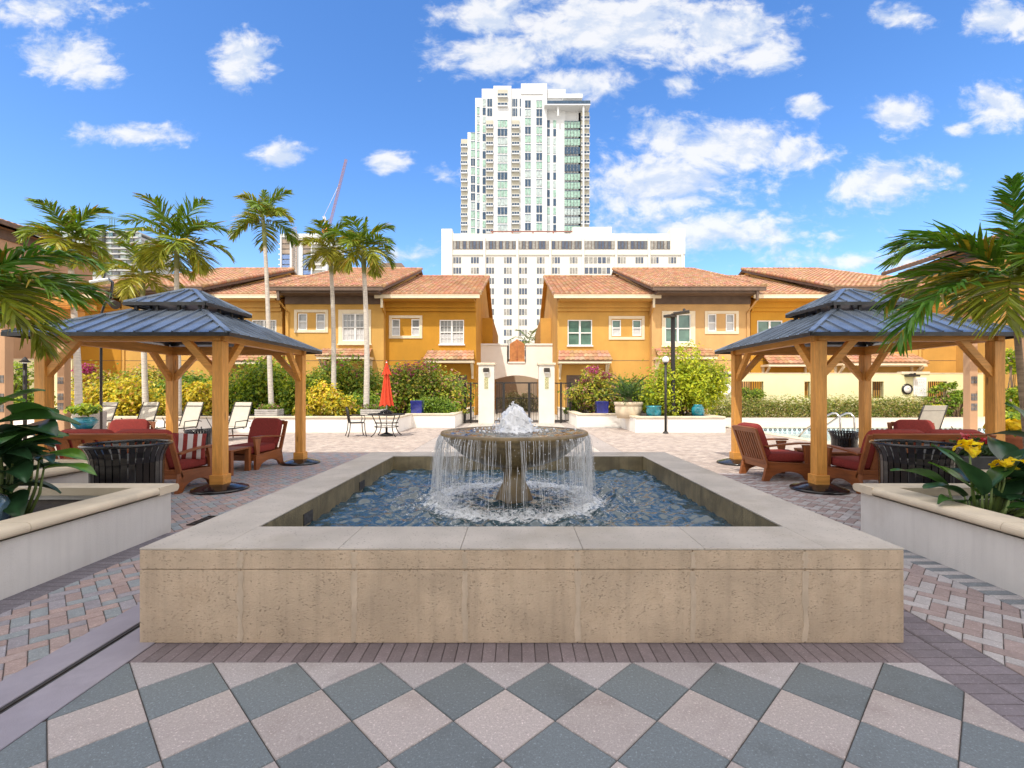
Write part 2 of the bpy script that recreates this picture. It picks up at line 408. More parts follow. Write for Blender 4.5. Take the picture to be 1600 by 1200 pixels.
# ------------------------------------------------------------------ fountain
fx0,fx1,fy0,fy1,ft=-2.10,2.165,2.64,6.90,.531
fc=((fx0+fx1)/2,(fy0+fy1)/2)
ftn=thing('fountain','large square tan stone fountain with a round bowl spilling water','fountain',(fc[0],fc[1],0))
cw=.43
jm=MB()   # lower wall of big blocks with thin joints, on all four sides
zj=.412
def blocks(mb,axis,pos,lo,hi,z0,z1,thick,inward):
    js=[lo]+[lo+(hi-lo)*k for k in (.1325,.281,.4255,.573,.7235,.8705)]+[hi]
    for u0,u1 in zip(js[:-1],js[1:]):
        u0+=.0016; u1-=.0016
        if axis=='x': mb.box(u0,u1,min(pos,pos+thick*inward),max(pos,pos+thick*inward),z0,z1)
        else: mb.box(min(pos,pos+thick*inward),max(pos,pos+thick*inward),u0,u1,z0,z1)
T['mortar']=mat('mortar',(.52,.425,.325),.9,.12,7,.4,150,streak=.25)
w=MB()
for z0,z1 in ((.002,zj-.002),(zj+.002,ft-.012)):
    blocks(w,'x',fy0,fx0,fx1,z0,z1,.12,1); blocks(w,'x',fy1,fx0,fx1,z0,z1,.12,-1)
    blocks(w,'y',fx0,fy0+.122,fy1-.122,z0,z1,.12,1); blocks(w,'y',fx1,fy0+.122,fy1-.122,z0,z1,.12,-1)
w.build('basin_wall',T['stone'],ftn,world=True,bevel=.004)
for k in (.1325,.281,.4255,.573,.7235,.8705):   # smeared mortar over the vertical joints of the front
    for z0,z1 in ((.012,zj-.008),(zj+.008,ft-.02)):
        xj=fx0+(fx1-fx0)*k; n_=9; ed=[(xj+random.uniform(.008,.022),z0+(z1-z0)*i/n_) for i in range(n_+1)]; ed2=[(xj-random.uniform(.008,.022),z0+(z1-z0)*i/n_) for i in range(n_+1)]
        w=MB(); w.prism(ed+ed2[::-1],'y',fy0-.0022,fy0+.003); w.build('mortar_joint',T['mortar'],ftn,world=True)
w=MB()   # mortar core
for q in ((fx0+.012,fx1-.012,fy0+.012,fy0+cw-.03),(fx0+.012,fx1-.012,fy1-cw+.03,fy1-.012),(fx0+.012,fx0+cw-.03,fy0+cw-.03,fy1-cw+.03),(fx1-cw+.03,fx1-.012,fy0+cw-.03,fy1-cw+.03)):
    w.box(q[0],q[1],q[2],q[3],.0,ft-.02)
w.build('mortar_core',T['mortar'],ftn,world=True)
w=MB()   # coping slabs, mitred corners read as joints
def cope(mb,axis,pos0,pos1,lo,hi,n):
    for k in range(n):
        u0=lo+(hi-lo)*k/n+.0011; u1=lo+(hi-lo)*(k+1)/n-.0011
        if axis=='x': mb.box(u0,u1,pos0,pos1,ft-.011,ft)
        else: mb.box(pos0,pos1,u0,u1,ft-.011,ft)
ix0,ix1,iy0,iy1=fx0+cw,fx1-cw,fy0+cw,fy1-cw
cope(w,'x',fy0,iy0,ix0,ix1,5); cope(w,'x',iy1,fy1,ix0,ix1,5); cope(w,'y',fx0,ix0,fy0,fy1,3); cope(w,'y',ix1,fx1,fy0,fy1,3)
w.build('basin_coping',T['stonetop'],ftn,world=True,bevel=.003,seg=2)
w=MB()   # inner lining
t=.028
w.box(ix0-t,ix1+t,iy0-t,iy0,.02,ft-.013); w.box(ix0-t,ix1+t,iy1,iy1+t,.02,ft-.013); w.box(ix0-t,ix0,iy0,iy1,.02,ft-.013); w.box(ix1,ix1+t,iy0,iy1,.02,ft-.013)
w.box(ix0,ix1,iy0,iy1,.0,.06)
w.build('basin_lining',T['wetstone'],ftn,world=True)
for yq in (3.72,5.05):
    w=MB(); w.box(ix0-.002,ix0+.008,yq,yq+.16,.35,.44); w.build('overflow_opening',T['slot'],ftn,world=True)
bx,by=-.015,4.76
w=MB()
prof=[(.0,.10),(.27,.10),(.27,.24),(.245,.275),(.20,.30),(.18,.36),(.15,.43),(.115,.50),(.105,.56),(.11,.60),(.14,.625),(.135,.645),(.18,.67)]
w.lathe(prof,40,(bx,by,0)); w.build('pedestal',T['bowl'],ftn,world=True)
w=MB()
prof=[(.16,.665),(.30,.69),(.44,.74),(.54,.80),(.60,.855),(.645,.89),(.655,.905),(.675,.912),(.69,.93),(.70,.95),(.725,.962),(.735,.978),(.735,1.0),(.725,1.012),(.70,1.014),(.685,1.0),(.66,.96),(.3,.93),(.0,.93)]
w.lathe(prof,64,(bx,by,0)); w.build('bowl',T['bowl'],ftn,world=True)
# water material with foam attribute
def water(name,base,foamscale):
    m=bpy.data.materials.new(name); m.use_nodes=True; nt=m.node_tree; b=nt.nodes['Principled BSDF']
    a=nt.nodes.new('ShaderNodeAttribute'); a.attribute_name='Col'
    n=noise_(nt,mapped(nt),foamscale,6,.7)
    sep=nt.nodes.new('ShaderNodeSeparateColor'); lk(nt,a.outputs['Color'],sep.inputs[0])
    f=ramp_(nt,math_(nt,'ADD',sep.outputs[0],math_(nt,'MULTIPLY',math_(nt,'SUBTRACT',n,.5),1.6)),.42,.85)
    lk(nt,mix_(nt,f,base,(.72,.76,.80)),b.inputs['Base Color'])
    lk(nt,math_(nt,'ADD',math_(nt,'MULTIPLY',f,.6),.04),b.inputs['Roughness'])
    b.inputs['IOR'].default_value=1.7; b.inputs['Specular IOR Level'].default_value=.6
    bp=nt.nodes.new('ShaderNodeBump'); bp.inputs['Strength'].default_value=.22; bp.inputs['Distance'].default_value=.02
    lk(nt,noise_(nt,mapped(nt),22,4,.6),bp.inputs['Height']); lk(nt,bp.outputs[0],b.inputs['Normal'])
    return m
def waves(X,Y,amp,seed,kmin,kmax,n=46):
    r=np.random.default_rng(seed); Z=np.zeros_like(X)
    for _ in range(n):
        k=kmin*(kmax/kmin)**r.random(); th=r.random()*6.283; ph=r.random()*6.283
        wx=X+.06*np.sin(Y*k*.31+ph); s=np.sin(k*(wx*np.cos(th)+Y*np.sin(th))+ph)
        Z+=(1-np.abs(s))*2*(kmin/k)**.8-.7*(kmin/k)**.8
    return amp*Z/np.sqrt(n)
N=300
xs=np.linspace(ix0,ix1,N); ys=np.linspace(iy0,iy1,N); Xg,Yg=np.meshgrid(xs,ys)
rr=np.hypot(Xg-bx,Yg-by)
Z=.335+waves(Xg,Yg,.034,3,6,34,60)*(1+.5*np.exp(-((rr-.85)/.3)**2))+.014*np.sin(rr*26)*np.exp(-((rr-.95)/.28)**2)
foam=np.clip(.40*np.exp(-((rr-.77)/.15)**2)+.40*np.exp(-((rr-.52)/.3)**2)+.26*np.exp(-((rr-1.15)/.3)**2)+.13,0,1)
idx=np.arange(N*N).reshape(N,N); q=np.stack([idx[:-1,:-1],idx[:-1,1:],idx[1:,1:],idx[1:,:-1]],-1).reshape(-1,4)
v=np.stack([Xg,Yg,Z],-1).reshape(-1,3)-np.array([fc[0],fc[1],0])
T['water']=water('basin_water',(.03,.068,.09),30)
npmesh('basin_water',v,q,T['water'],np.repeat(foam.reshape(-1,1),3,1),ftn,smooth=True)
nr,na=26,120
rs=np.linspace(.001,.70,nr); an=np.linspace(0,2*np.pi,na,endpoint=False); Rg,Ag=np.meshgrid(rs,an,indexing='ij')
Xb=bx+Rg*np.cos(Ag); Yb=by+Rg*np.sin(Ag); Zb=1.004+waves(Xb,Yb,.013,9,18,70)*np.clip((.72-Rg)/.12,0,1)+.02*np.exp(-(Rg/.22)**2)
fo=np.clip(1.2*np.exp(-(Rg/.2)**2)+.18,0,1)
idx=np.arange(nr*na).reshape(nr,na); i2=np.roll(idx,-1,1)
q=np.stack([idx[:-1],i2[:-1],i2[1:],idx[1:]],-1).reshape(-1,4)[:, ::-1]
v=np.stack([Xb,Yb,Zb],-1).reshape(-1,3)-np.array([fc[0],fc[1],0])
npmesh('bowl_water',v,q,water('bowl_water',(.05,.045,.04),40),np.repeat(fo.reshape(-1,1),3,1),ftn,smooth=True)
# foam/falling water material: bright, partly see-through
def spray(name,alpha,noisy=None):
    m=bpy.data.materials.new(name); m.use_nodes=True; nt=m.node_tree; b=nt.nodes['Principled BSDF']
    b.inputs['Base Color'].default_value=(.82,.85,.89,1); b.inputs['Roughness'].default_value=.12; b.inputs['Specular IOR Level'].default_value=.9
    if noisy:
        f=noise_(nt,mapped(nt,(noisy,noisy,1.6)),3.,5,.65); lk(nt,ramp_(nt,f,.42,.72,0.,alpha),b.inputs['Alpha'])
    else: b.inputs['Alpha'].default_value=alpha
    return m
T['strand']=spray('water_strand',.62); T['veil']=spray('water_veil',.42,20.); T['jet']=spray('white_water',.93)
m=MB()
for k in range(950):
    an=random.uniform(0,2*math.pi); spd=random.gauss(.025,.018)+(.05*random.random() if math.cos(an)<-.5 else 0); 
    if random.random()<.5: an=round(an/.21)*.21+random.gauss(0,.035)
    
    if abs(math.sin(an))>.60 and random.random()<.62: continue
    t0=random.choice([0,0,0,0,random.uniform(0,.6)]); t1=min(1,t0+random.uniform(.25,1.)); wd=random.uniform(.0006,.0021)
    P=[]; ns=8
    wob=random.uniform(-.02,.02); ph=random.random()*6
    for i in range(ns+1):
        t=t0+(t1-t0)*i/ns; zz=.985-.655*t; r=.738+max(.008,spd)*math.sqrt(t)*1.25
        a2=an+wob*t+.006*math.sin(9*t+ph); P.append(Vector((bx+r*math.cos(a2),by+r*math.sin(a2),zz)))
    rad=[wd*(.5+.9*abs(math.sin(i*1.7+ph)))*(1-.3*i/ns) for i in range(ns+1)]
    m.tube(P,rad,4,0,False)
for k in range(520):
    an=random.uniform(0,6.283); t=random.random(); r=.745+.05*math.sqrt(t)+random.gauss(0,.025); 
    m.ball((bx+r*math.cos(an),by+r*math.sin(an),.985-.65*t),random.uniform(.0014,.004),3,0,None,random.uniform(1,3.))
m.build('falling_water',T['strand'],ftn,world=True,fixn=False)['kind']='stuff'
m=MB(); n=160
for i in range(10):
    pass
prof=[(.738+.045*math.sqrt(t)+.012*math.sin(5*t),.985-.655*t) for t in [k/14 for k in range(15)]]
vs=[]; fs=[]
for i,(r,z) in enumerate(prof):
    for k in range(n):
        a_=2*math.pi*k/n; rr_=r+.012*math.sin(a_*37+i*.4)+.008*math.sin(a_*71); vs.append((bx+rr_*math.cos(a_),by+rr_*math.sin(a_),z))
for i in range(14):
    for k in range(n):
        if abs(math.cos(2*math.pi*(k+.5)/n))>.62: fs.append((i*n+k,i*n+(k+1)%n,(i+1)*n+(k+1)%n,(i+1)*n+k))
used=sorted({q for f_ in fs for q in f_}); mp_={q:i for i,q in enumerate(used)}
for side in (-1,1):
    m=MB(); ff=[f_ for f_ in fs if (vs[f_[0]][0]-bx)*side>0]; us=sorted({q for f_ in ff for q in f_}); mm={q:i for i,q in enumerate(us)}
    m.add([vs[q] for q in us],[[mm[q] for q in f_] for f_ in ff],0,True); m.build('water_veil',T['veil'],ftn,world=True)
# bubbling jet: lumpy mound of white water plus thrown drops
m=MB(); n=40; L=22; vs=[]; fs=[]
r0=np.random.default_rng(5)
for i in range(L+1):
    t=i/L; z=1.0+.262*t; r=.165*max(0,1-t**2.4)**.5*(1-.12*t)+.008+ (.07*(1-t)**7)
    if i==L: r=.004
    for k in range(n):
        a_=2*math.pi*k/n
        d=1+.09*math.sin(3*a_+6*t)+.07*math.sin(7*a_-11*t)+.06*math.sin(11*a_+17*t)+.05*(r0.random()-.5)
        vs.append((bx+.01+r*d*math.cos(a_)*.92,by+r*d*math.sin(a_),z+.014*math.sin(5*a_+t*17)))
for i in range(L):
    for k in range(n): fs.append((i*n+k,i*n+(k+1)%n,(i+1)*n+(k+1)%n,(i+1)*n+k))
m.add(vs,fs,0,True)
for k in range(420):
    a_=random.uniform(0,6.283); r=abs(random.gauss(0,.17)); z=1.01+max(0,.25-r*.9)*random.random()*1.25+.01
    m.ball((bx+r*math.cos(a_),by+r*math.sin(a_),z),random.uniform(.003,.012),4,0,None,random.uniform(.7,1.4))
m.build('water_jet',T['jet'],ftn,world=True,fixn=False)['kind']='stuff'
# splash crown where the curtain lands
m=MB()
for k in range(700):
    a_=random.uniform(0,6.283); r=random.gauss(.78,.085); z=.345+abs(random.gauss(0,.03))
    m.ball((bx+r*math.cos(a_),by+r*math.sin(a_),z),random.uniform(.002,.008),3)
m.build('splash_drops',T['strand'],ftn,world=True,fixn=False)['kind']='stuff'

# ------------------------------------------------------------------ low white planters near the camera
def coping_run(mb,a,b,w,z,zt,out):
    """bull-nosed coping from a to b (axis aligned); out = outward unit vector"""
    ax='x' if abs(a[0]-b[0])>abs(a[1]-b[1]) else 'y'
    r=(zt-z)/2; pr=[(-w+.05,z),(.05-r*.2,z)]
    for k in range(9):
        th=-math.pi/2+math.pi*k/8; pr.append((.05-r+r*math.cos(th)*1.0,z+r+r*math.sin(th)))
    pr+=[(-w+.05,zt)]
    sg=out[0] if ax=='y' else out[1]; base=a[0] if ax=='y' else a[1]
    poly=[(base+sg*u,zz) for u,zz in pr]
    if ax=='y': mb.prism(poly,'y',min(a[1],b[1]),max(a[1],b[1]))
    else: mb.prism(poly,'x',min(a[0],b[0]),max(a[0],b[0]))
def planter(label,x0,x1,y0,y1,h=.41,ct=.485,cw=.26,soil=.36,group=None,joint=1.35,cm='lime'):
    t=thing('planter',label,'planter',((x0+x1)/2,(y0+y1)/2,0),group=group)
    m=MB(); th=.16
    m.box(x0,x1,y0,y0+th,0,h); m.box(x0,x1,y1-th,y1,0,h); m.box(x0,x0+th,y0+th,y1-th,0,h); m.box(x1-th,x1,y0+th,y1-th,0,h)
    m.build('wall',T['white'],t,world=True)
    m=MB()
    def run(a,b,out):
        L=math.dist(a,b); n=max(1,round(L/joint))
        for k in range(n):
            p=(a[0]+(b[0]-a[0])*k/n,a[1]+(b[1]-a[1])*k/n); q=(a[0]+(b[0]-a[0])*(k+1)/n,a[1]+(b[1]-a[1])*(k+1)/n)
            g=.002/L; dx,dy=(b[0]-a[0])*g,(b[1]-a[1])*g
            coping_run(m,(p[0]+dx,p[1]+dy),(q[0]-dx,q[1]-dy),cw,h,ct,out)
    e=.05
    run((x0-e,y0),(x1+e,y0),(0,-1)); run((x0-e,y1),(x1+e,y1),(0,1))
    run((x0,y0+cw-e),(x0,y1-cw+e),(-1,0)); run((x1,y0+cw-e),(x1,y1-cw+e),(1,0))
    m.build('coping',T[cm],t,world=True)
    m=MB(); m.box(x0+th,x1-th,y0+th,y1-th,soil-.1,soil); m.build('soil',T['soil'],t,world=True)
    return t
planter('low white planter at far left foreground with big leafy plants',-9.0,-3.46,-.5,4.75)
planter('low white planter at right foreground with yellow canna flowers',3.46,9.0,-.5,4.75)
planter('low white planter behind the left trash can',-9.4,-5.45,4.95,6.5,soil=.3)
planter('low white planter behind the right trash can and cannas',5.45,9.4,4.95,6.5,soil=.3)
# ------------------------------------------------------------------ gazebos
def gazebo(label,loc):
    t=thing('gazebo',label,'gazebo',loc,0,'hardtop gazebos by the fountain')
    hp,pw=1.265,.15
    for sx in (-1,1):
        for sy in (-1,1):
            x,y=sx*hp,sy*hp
            m=MB(); m.box(x-pw/2,x+pw/2,y-pw/2,y+pw/2,.08,2.13); p=m.build('post',T['woodz'],t,bevel=.008)
            m=MB(); m.box(x-.098,x+.098,y-.098,y+.098,.085,.225); m.build('base_collar',T['woodx'],p,bevel=.006)
            m=MB(); m.lathe([(.0,.0),(.36,.0),(.368,.006),(.368,.026),(.355,.036),(.30,.05),(.22,.075),(.15,.092),(.10,.095),(0,.095)],40,(x,y,0)); m.build('base_cover',T['black'],p)
    for s in (-1,1):
        m=MB(); m.box(-1.36,1.36,s*hp-.05,s*hp+.05,2.131,2.295); m.build('beam',T['woodx'],t,bevel=.006)
        m=MB(); m.box(s*hp-.0495,s*hp+.0495,-1.36,-hp-.051,2.133,2.293); m.box(s*hp-.0495,s*hp+.0495,-hp+.051,hp-.051,2.133,2.293); m.box(s*hp-.0495,s*hp+.0495,hp+.051,1.36,2.133,2.293); m.build('beam',T['woody'],t,bevel=.006)
    for sx in (-1,1):
        for sy in (-1,1):
            for ax in (0,1):
                if ax==0: a=(sx*(hp-.03),sy*hp,1.64); b=(sx*(hp-.53),sy*hp,2.19)
                else: a=(sx*hp,sy*(hp-.03),1.64); b=(sx*hp,sy*(hp-.53),2.19)
                m=MB(); m.bar(a,b,.085,.10); m.build('brace',T['woodx' if ax==0 else 'woody'],t,bevel=.006)
    e,ze,o,zo=1.56,2.225,.57,2.70
    def rot(p,k):
        x,y,z=p
        for _ in range(k): x,y=-y,x
        return (x,y,z)
    def panel(name,e,ze,o,zo,n,th=.018):
        for k in range(4):
            m=MB()
            top=[(-e,-e,ze),(e,-e,ze),(o,-o,zo),(-o,-o,zo)]; bot=[(x,y,z-th) for x,y,z in top]
            m.add([rot(p,k) for p in top+bot],[(0,1,2,3),(7,6,5,4),(0,4,5,1),(1,5,6,2),(2,6,7,3),(3,7,4,0)])
            for i in range(1,n):
                x=-e+2*e*i/n
                y1=-o if abs(x)<=o else -abs(x)
                f=(y1+e)/(e-o) if abs(e-o)>1e-6 else 0
                z1=ze+(zo-ze)*f
                if y1+e>.08: m.bar(rot((x,-e+.005,ze+.012),k),rot((x,y1,z1+.012),k),.028,.026)
            m.bar(rot((-e,-e,ze+.008),k),rot((-o,-o,zo+.012),k),.07,.03)
            m.box(-e,e,-e-.012,-e,ze-.05,ze+.004,1,M=Matrix.Rotation(k*math.pi/2,4,'Z'))
            m.build(name,[T['roofm'],T['dmetal']],t)
    panel('roof_panel',e,ze,o,zo,12)
    panel('upper_roof_panel',.645,2.815,.09,3.12,6)
    m=MB(); m.box(-.10,.10,-.10,.10,3.118,3.15); m.build('roof_cap',T['roofm'],t,bevel=.008)
    m=MB()
    for k in range(4):
        M=Matrix.Rotation(k*math.pi/2,4,'Z')
        m.box(-.57,.57,-.585,-.55,2.67,2.70,M=M)
        for x in (-.5,-.17,.17,.5): m.box(x-.02,x+.02,-.58,-.545,2.70,2.83,M=M)
        m.box(-.62,.62,-.60,-.57,2.795,2.812,M=M)
    m.build('vent_frame',T['dmetal'],t)
    for k in range(4):
        m=MB(); m.bar(rot((-1.28,-1.28,2.33),k),rot((-.57,-.57,2.672),k),.05,.05); m.build('hip_rafter',T['dmetal'],t)
    return t
gz=gazebo('gazebo left of the fountain with twin-tier grey metal roof',(-5.51,8.07,0))
dup(gz,loc=(5.61,8.06,0),label='gazebo right of the fountain beside the pool with twin-tier metal roof')

# ------------------------------------------------------------------ teak seating (local: faces +Y)
def cushion(name,parent,w,d,h,M,col='cush'):
    m=MB(); N=9
    vs=[];fs=[]
    def se(u,p=.16): return math.copysign(abs(u)**p,u)
    nu,nv=28,14
    for i in range(nv+1):
        ph=-math.pi/2+math.pi*i/nv
        for k in range(nu):
            th=2*math.pi*k/nu
            x=w/2*se(math.cos(th))*abs(math.cos(ph))**.20; y=d/2*se(math.sin(th))*abs(math.cos(ph))**.20; z=h/2*se(math.sin(ph),.6)
            z*=1+.05*(1-(2*x/w)**2)*(1-(2*y/d)**2)
            vs.append(M@Vector((x,y,z)))
    for i in range(nv):
        for k in range(nu): fs.append((i*nu+k,i*nu+(k+1)%nu,(i+1)*nu+(k+1)%nu,(i+1)*nu+k))
    m.add(vs,fs,0,True)
    return m.build(name,T[col],parent)
def seat(name,label,cat,w,loc,rz,slat,gap,group,ncush=1):
    t=thing(name,label,cat,loc,rz,group); hw=w/2
    for s in (-1,1):
        m=MB(); x0,x1=(s*hw-.0,s*hw-s*.055); lo,hi=min(x0,x1),max(x0,x1)
        # side apron with arched underside and two feet
        pl=[(-.43,0),(-.33,0)]+[(-.33+.62*k/10+.0, .02+.125*math.sin(math.pi*k/10)**.6) for k in range(1,10)]+[(.29,0),(.37,0),(.37,.265),(-.36,.31)]
        m.prism(pl,'x',lo,hi); m.build('side_rail',T['teaky'],t,bevel=.006)
        m=MB(); pl=[(.27,.265),(.345,.265),(.365,.40),(.40,.565),(.22,.565),(.26,.42)]; m.prism(pl,'x',lo+.006,hi-.006)
        m.build('arm_post',T['teakz'],t,bevel=.005)
        m=MB(); pts=[(s*(hw-.03),-.375,.545),(s*(hw-.025),-.1,.575),(s*(hw-.025),.15,.592),(s*(hw-.025),.42,.588)]
        for a,b in zip(pts[:-1],pts[1:]): m.bar(a,b,.085,.026)
        m.build('armrest',T['teaky'],t,bevel=.006)
    m=MB(); m.box(-hw+.056,hw-.056,.33,.36,.16,.27); m.box(-hw+.056,hw-.056,-.36,-.33,.19,.29)
    k=-hw+.07
    for i in range(7): yy=-.28+i*.09; m.box(-hw+.056,hw-.056,yy,yy+.06,.255,.275)
    m.build('seat_frame',T['teakx'],t,bevel=.004)
    # raked back
    bb,bt=Vector((0,-.335,.22)),Vector((0,-.545,.83))
    def P(x,f,o=0):
        d=(bt-bb); n=Vector((0,d.z,-d.y)).normalized(); p=bb+d*f+n*o; return Vector((x,p.y,p.z))
    for s in (-1,1): m=MB(); m.bar(P(s*(hw-.0325),-.02),P(s*(hw-.0325),1.0),.065,.035); m.build('back_post',T['teakz'],t,bevel=.005)
    for f_,h_ in ((.955,.085),(.12,.07)): m=MB(); m.bar(P(-hw+.066,f_),P(hw-.066,f_),.033,h_,up=(0,-.33,.94)); m.build('back_rail',T['teakx'],t,bevel=.005)
    n=int((w-.16)/(slat+gap)); x=-(n*(slat+gap)-gap)/2
    m=MB()
    for i in range(n): m.bar(P(x+slat/2,.165),P(x+slat/2,.885),slat,.014); x+=slat+gap
    m.build('back_slats',T['teakz'],t)
    cwid=(w-.13)/ncush
    for i in range(ncush):
        cx=-w/2+.065+cwid*(i+.5)
        cushion('seat_cushion',t,cwid-.006,.70,.15,Matrix.Translation((cx,.045,.355)))
        d=(bt-bb).normalized(); M=Matrix.Translation(P(cx,.60,.085))@Matrix.Rotation(math.atan2(-d.y,d.z),4,'X')
        cushion('back_cushion',t,cwid-.006,.14,.56,M)
    return t
G1='teak sofas under the gazebos'; G2='teak armchairs around the gazebos'
so=seat('sofa','teak slat-back sofa with red cushions behind the left black trash can','sofa',1.72,(-5.5,6.93,0),0,.13,.05,G1,2)
dup(so,loc=(5.58,6.90,0),label='teak slat-back sofa with red cushions behind the right black trash can')
ar=seat('armchair','teak armchair with dark red back cushion facing the camera beside the left coffee table','armchair',.74,(-4.98,8.93,0),R(172),.036,.034,G2)
dup(ar,loc=(-7.15,8.55,0),rz=R(200),label='teak armchair at far left beside the turquoise glazed pot')
dup(ar,loc=(4.30,7.84,0),rz=R(-87),label='teak armchair turned away showing its slatted back beside the right gazebo post')
dup(ar,loc=(7.25,8.35,0),rz=R(165),label='teak armchair on far right side, only its red cushion top showing over the sofa')
# striped pillow leaning on the left sofa
M=Matrix.Translation((-4.83,7.0,.605))@Matrix.Rotation(R(38),4,'Z')@Matrix.Rotation(R(-20),4,'X')@Matrix.Rotation(R(5),4,'Y')
m=MB(); nu,nv=30,12; vs=[];fs=[];w_,h_=.42,.40
mats=[mat('pillow_white',(.62,.58,.57),.9,.06,9,.2,300),T['cush']]
G=31
def pil(u,v,sd): 
    e=(1-abs(u)**2.6)*(1-abs(v)**2.6); kx=1-.06*(1-abs(v)**2)*0; return M@Vector((u*w_/2*(1-.05*(1-v*v)),sd*.075*max(0,e)**.5,v*h_/2*(1-.05*(1-u*u))))
for sd in (-1,1):
    vs=[pil(-1+2*i/(G-1),-1+2*j/(G-1),sd) for j in range(G) for i in range(G)]
    for i in range(G-1):
        st=1 if (i*7//(G-1))%2==0 else 0
        m.add([vs[j*G+i+o] for j in range(G) for o in (0,1)],[(2*j,2*j+1,2*j+3,2*j+2) for j in range(G-1)],st,True)
tag(m.build('throw_pillow',mats,fixn=False),'red and white striped throw pillow on the left sofa','pillow')
# coffee tables
def ctable(label,loc):
    t=thing('coffee_table',label,'table',loc,0,'teak coffee tables'); w,d=1.15,.62
    m=MB(); 
    for i in range(7): y=-d/2+i*d/7; m.box(-w/2,w/2,y+.003,y+d/7-.003,.40,.43)
    m.build('tabletop',T['teakx'],t,bevel=.004)
    m=MB(); m.box(-w/2+.05,w/2-.05,-d/2+.05,-d/2+.075,.31,.398); m.box(-w/2+.05,w/2-.05,d/2-.075,d/2-.05,.31,.398); m.build('apron',T['teakx'],t)
    for sx in (-1,1):
        for sy in (-1,1):
            m=MB(); x,y=sx*(w/2-.045),sy*(d/2-.045); m.box(x-.04,x+.04,y-.04,y+.04,0,.399); m.build('leg',T['teakz'],t,bevel=.005)
    return t
ct=ctable('teak coffee table inside the left gazebo',(-5.32,8.2,0)); dup(ct,loc=(5.45,8.0,0),label='teak coffee table inside the right gazebo')

# ------------------------------------------------------------------ slatted steel trash cans
def can(name,label,loc,sc=1.,group=None):
    t=thing(name,label,'trash can',loc,0,group)
    rb,rt,h=.335*sc,.405*sc,.82*sc; n=32
    for_ = [(rb,.04*sc),(rb,.12*sc),(rb,.50*sc),(rb+.003,.61*sc),(rb+.012,.68*sc),(rb+.030,.735*sc),(rb+.057*sc,.785*sc),(rt-.012,h-.012*sc)]
    m=MB()
    for k in range(n):
        a=2*math.pi*k/n; ca,sa=math.cos(a),math.sin(a); hw=.0275*sc; vs=[];fs=[]
        for r,z in for_:
            for s,o in ((-1,0),(1,0),(1,-.007),(-1,-.007)):
                vs.append(((r+o)*ca-s*hw*sa,(r+o)*sa+s*hw*ca,z))
        for i in range(len(for_)-1):
            for q in range(4): fs.append((i*4+q,i*4+(q+1)%4,(i+1)*4+(q+1)%4,(i+1)*4+q))
        m.add(vs,fs)
    m.build('slats',T['black'],t)
    m=MB(); ring=[]
    for k in range(49):
        a=2*math.pi*k/48; ring.append((rt*math.cos(a),rt*math.sin(a),h-.01*sc))
    m.tube(ring,.018*sc,10,0,False); m.build('rim',T['black'],t)
    m=MB(); m.lathe([(rb-.014,.05*sc),(rb-.012,.67*sc),(rb-.02,.67*sc),(rb-.02,.3*sc),(0,.3*sc)],30); m.lathe([(rb-.006,.03*sc),(rb+.006,.03*sc),(rb+.006,.09*sc),(rb-.006,.09*sc)],30); m.lathe([(rb-.012,.60*sc),(rb-.001,.60*sc),(rb-.001,.65*sc),(rb-.012,.65*sc)],30); m.build('liner',T['black'],t)
    m=MB()
    for a in (.6,2.7,4.8): m.lathe([(0,0),(.03*sc,0),(.03*sc,.04*sc),(0,.04*sc)],8,(rb*.75*math.cos(a),rb*.75*math.sin(a),0))
    m.build('feet',T['black'],t)
    return t
c1=can('trash_can','large black slatted trash can with flared rim in front of the left sofa',(-4.44,5.42,0),1.,'black slatted trash cans')
dup(c1,loc=(4.57,5.42,0),label='large black slatted trash can with flared rim in front of the right sofa')
c2=can('trash_can','small black slatted bin behind the left gazebo post',(-6.95,10.4,0),.70,'black slatted trash cans')
dup(c2,loc=(6.90,9.95,0),label='small black slatted bin by the pool handrails')

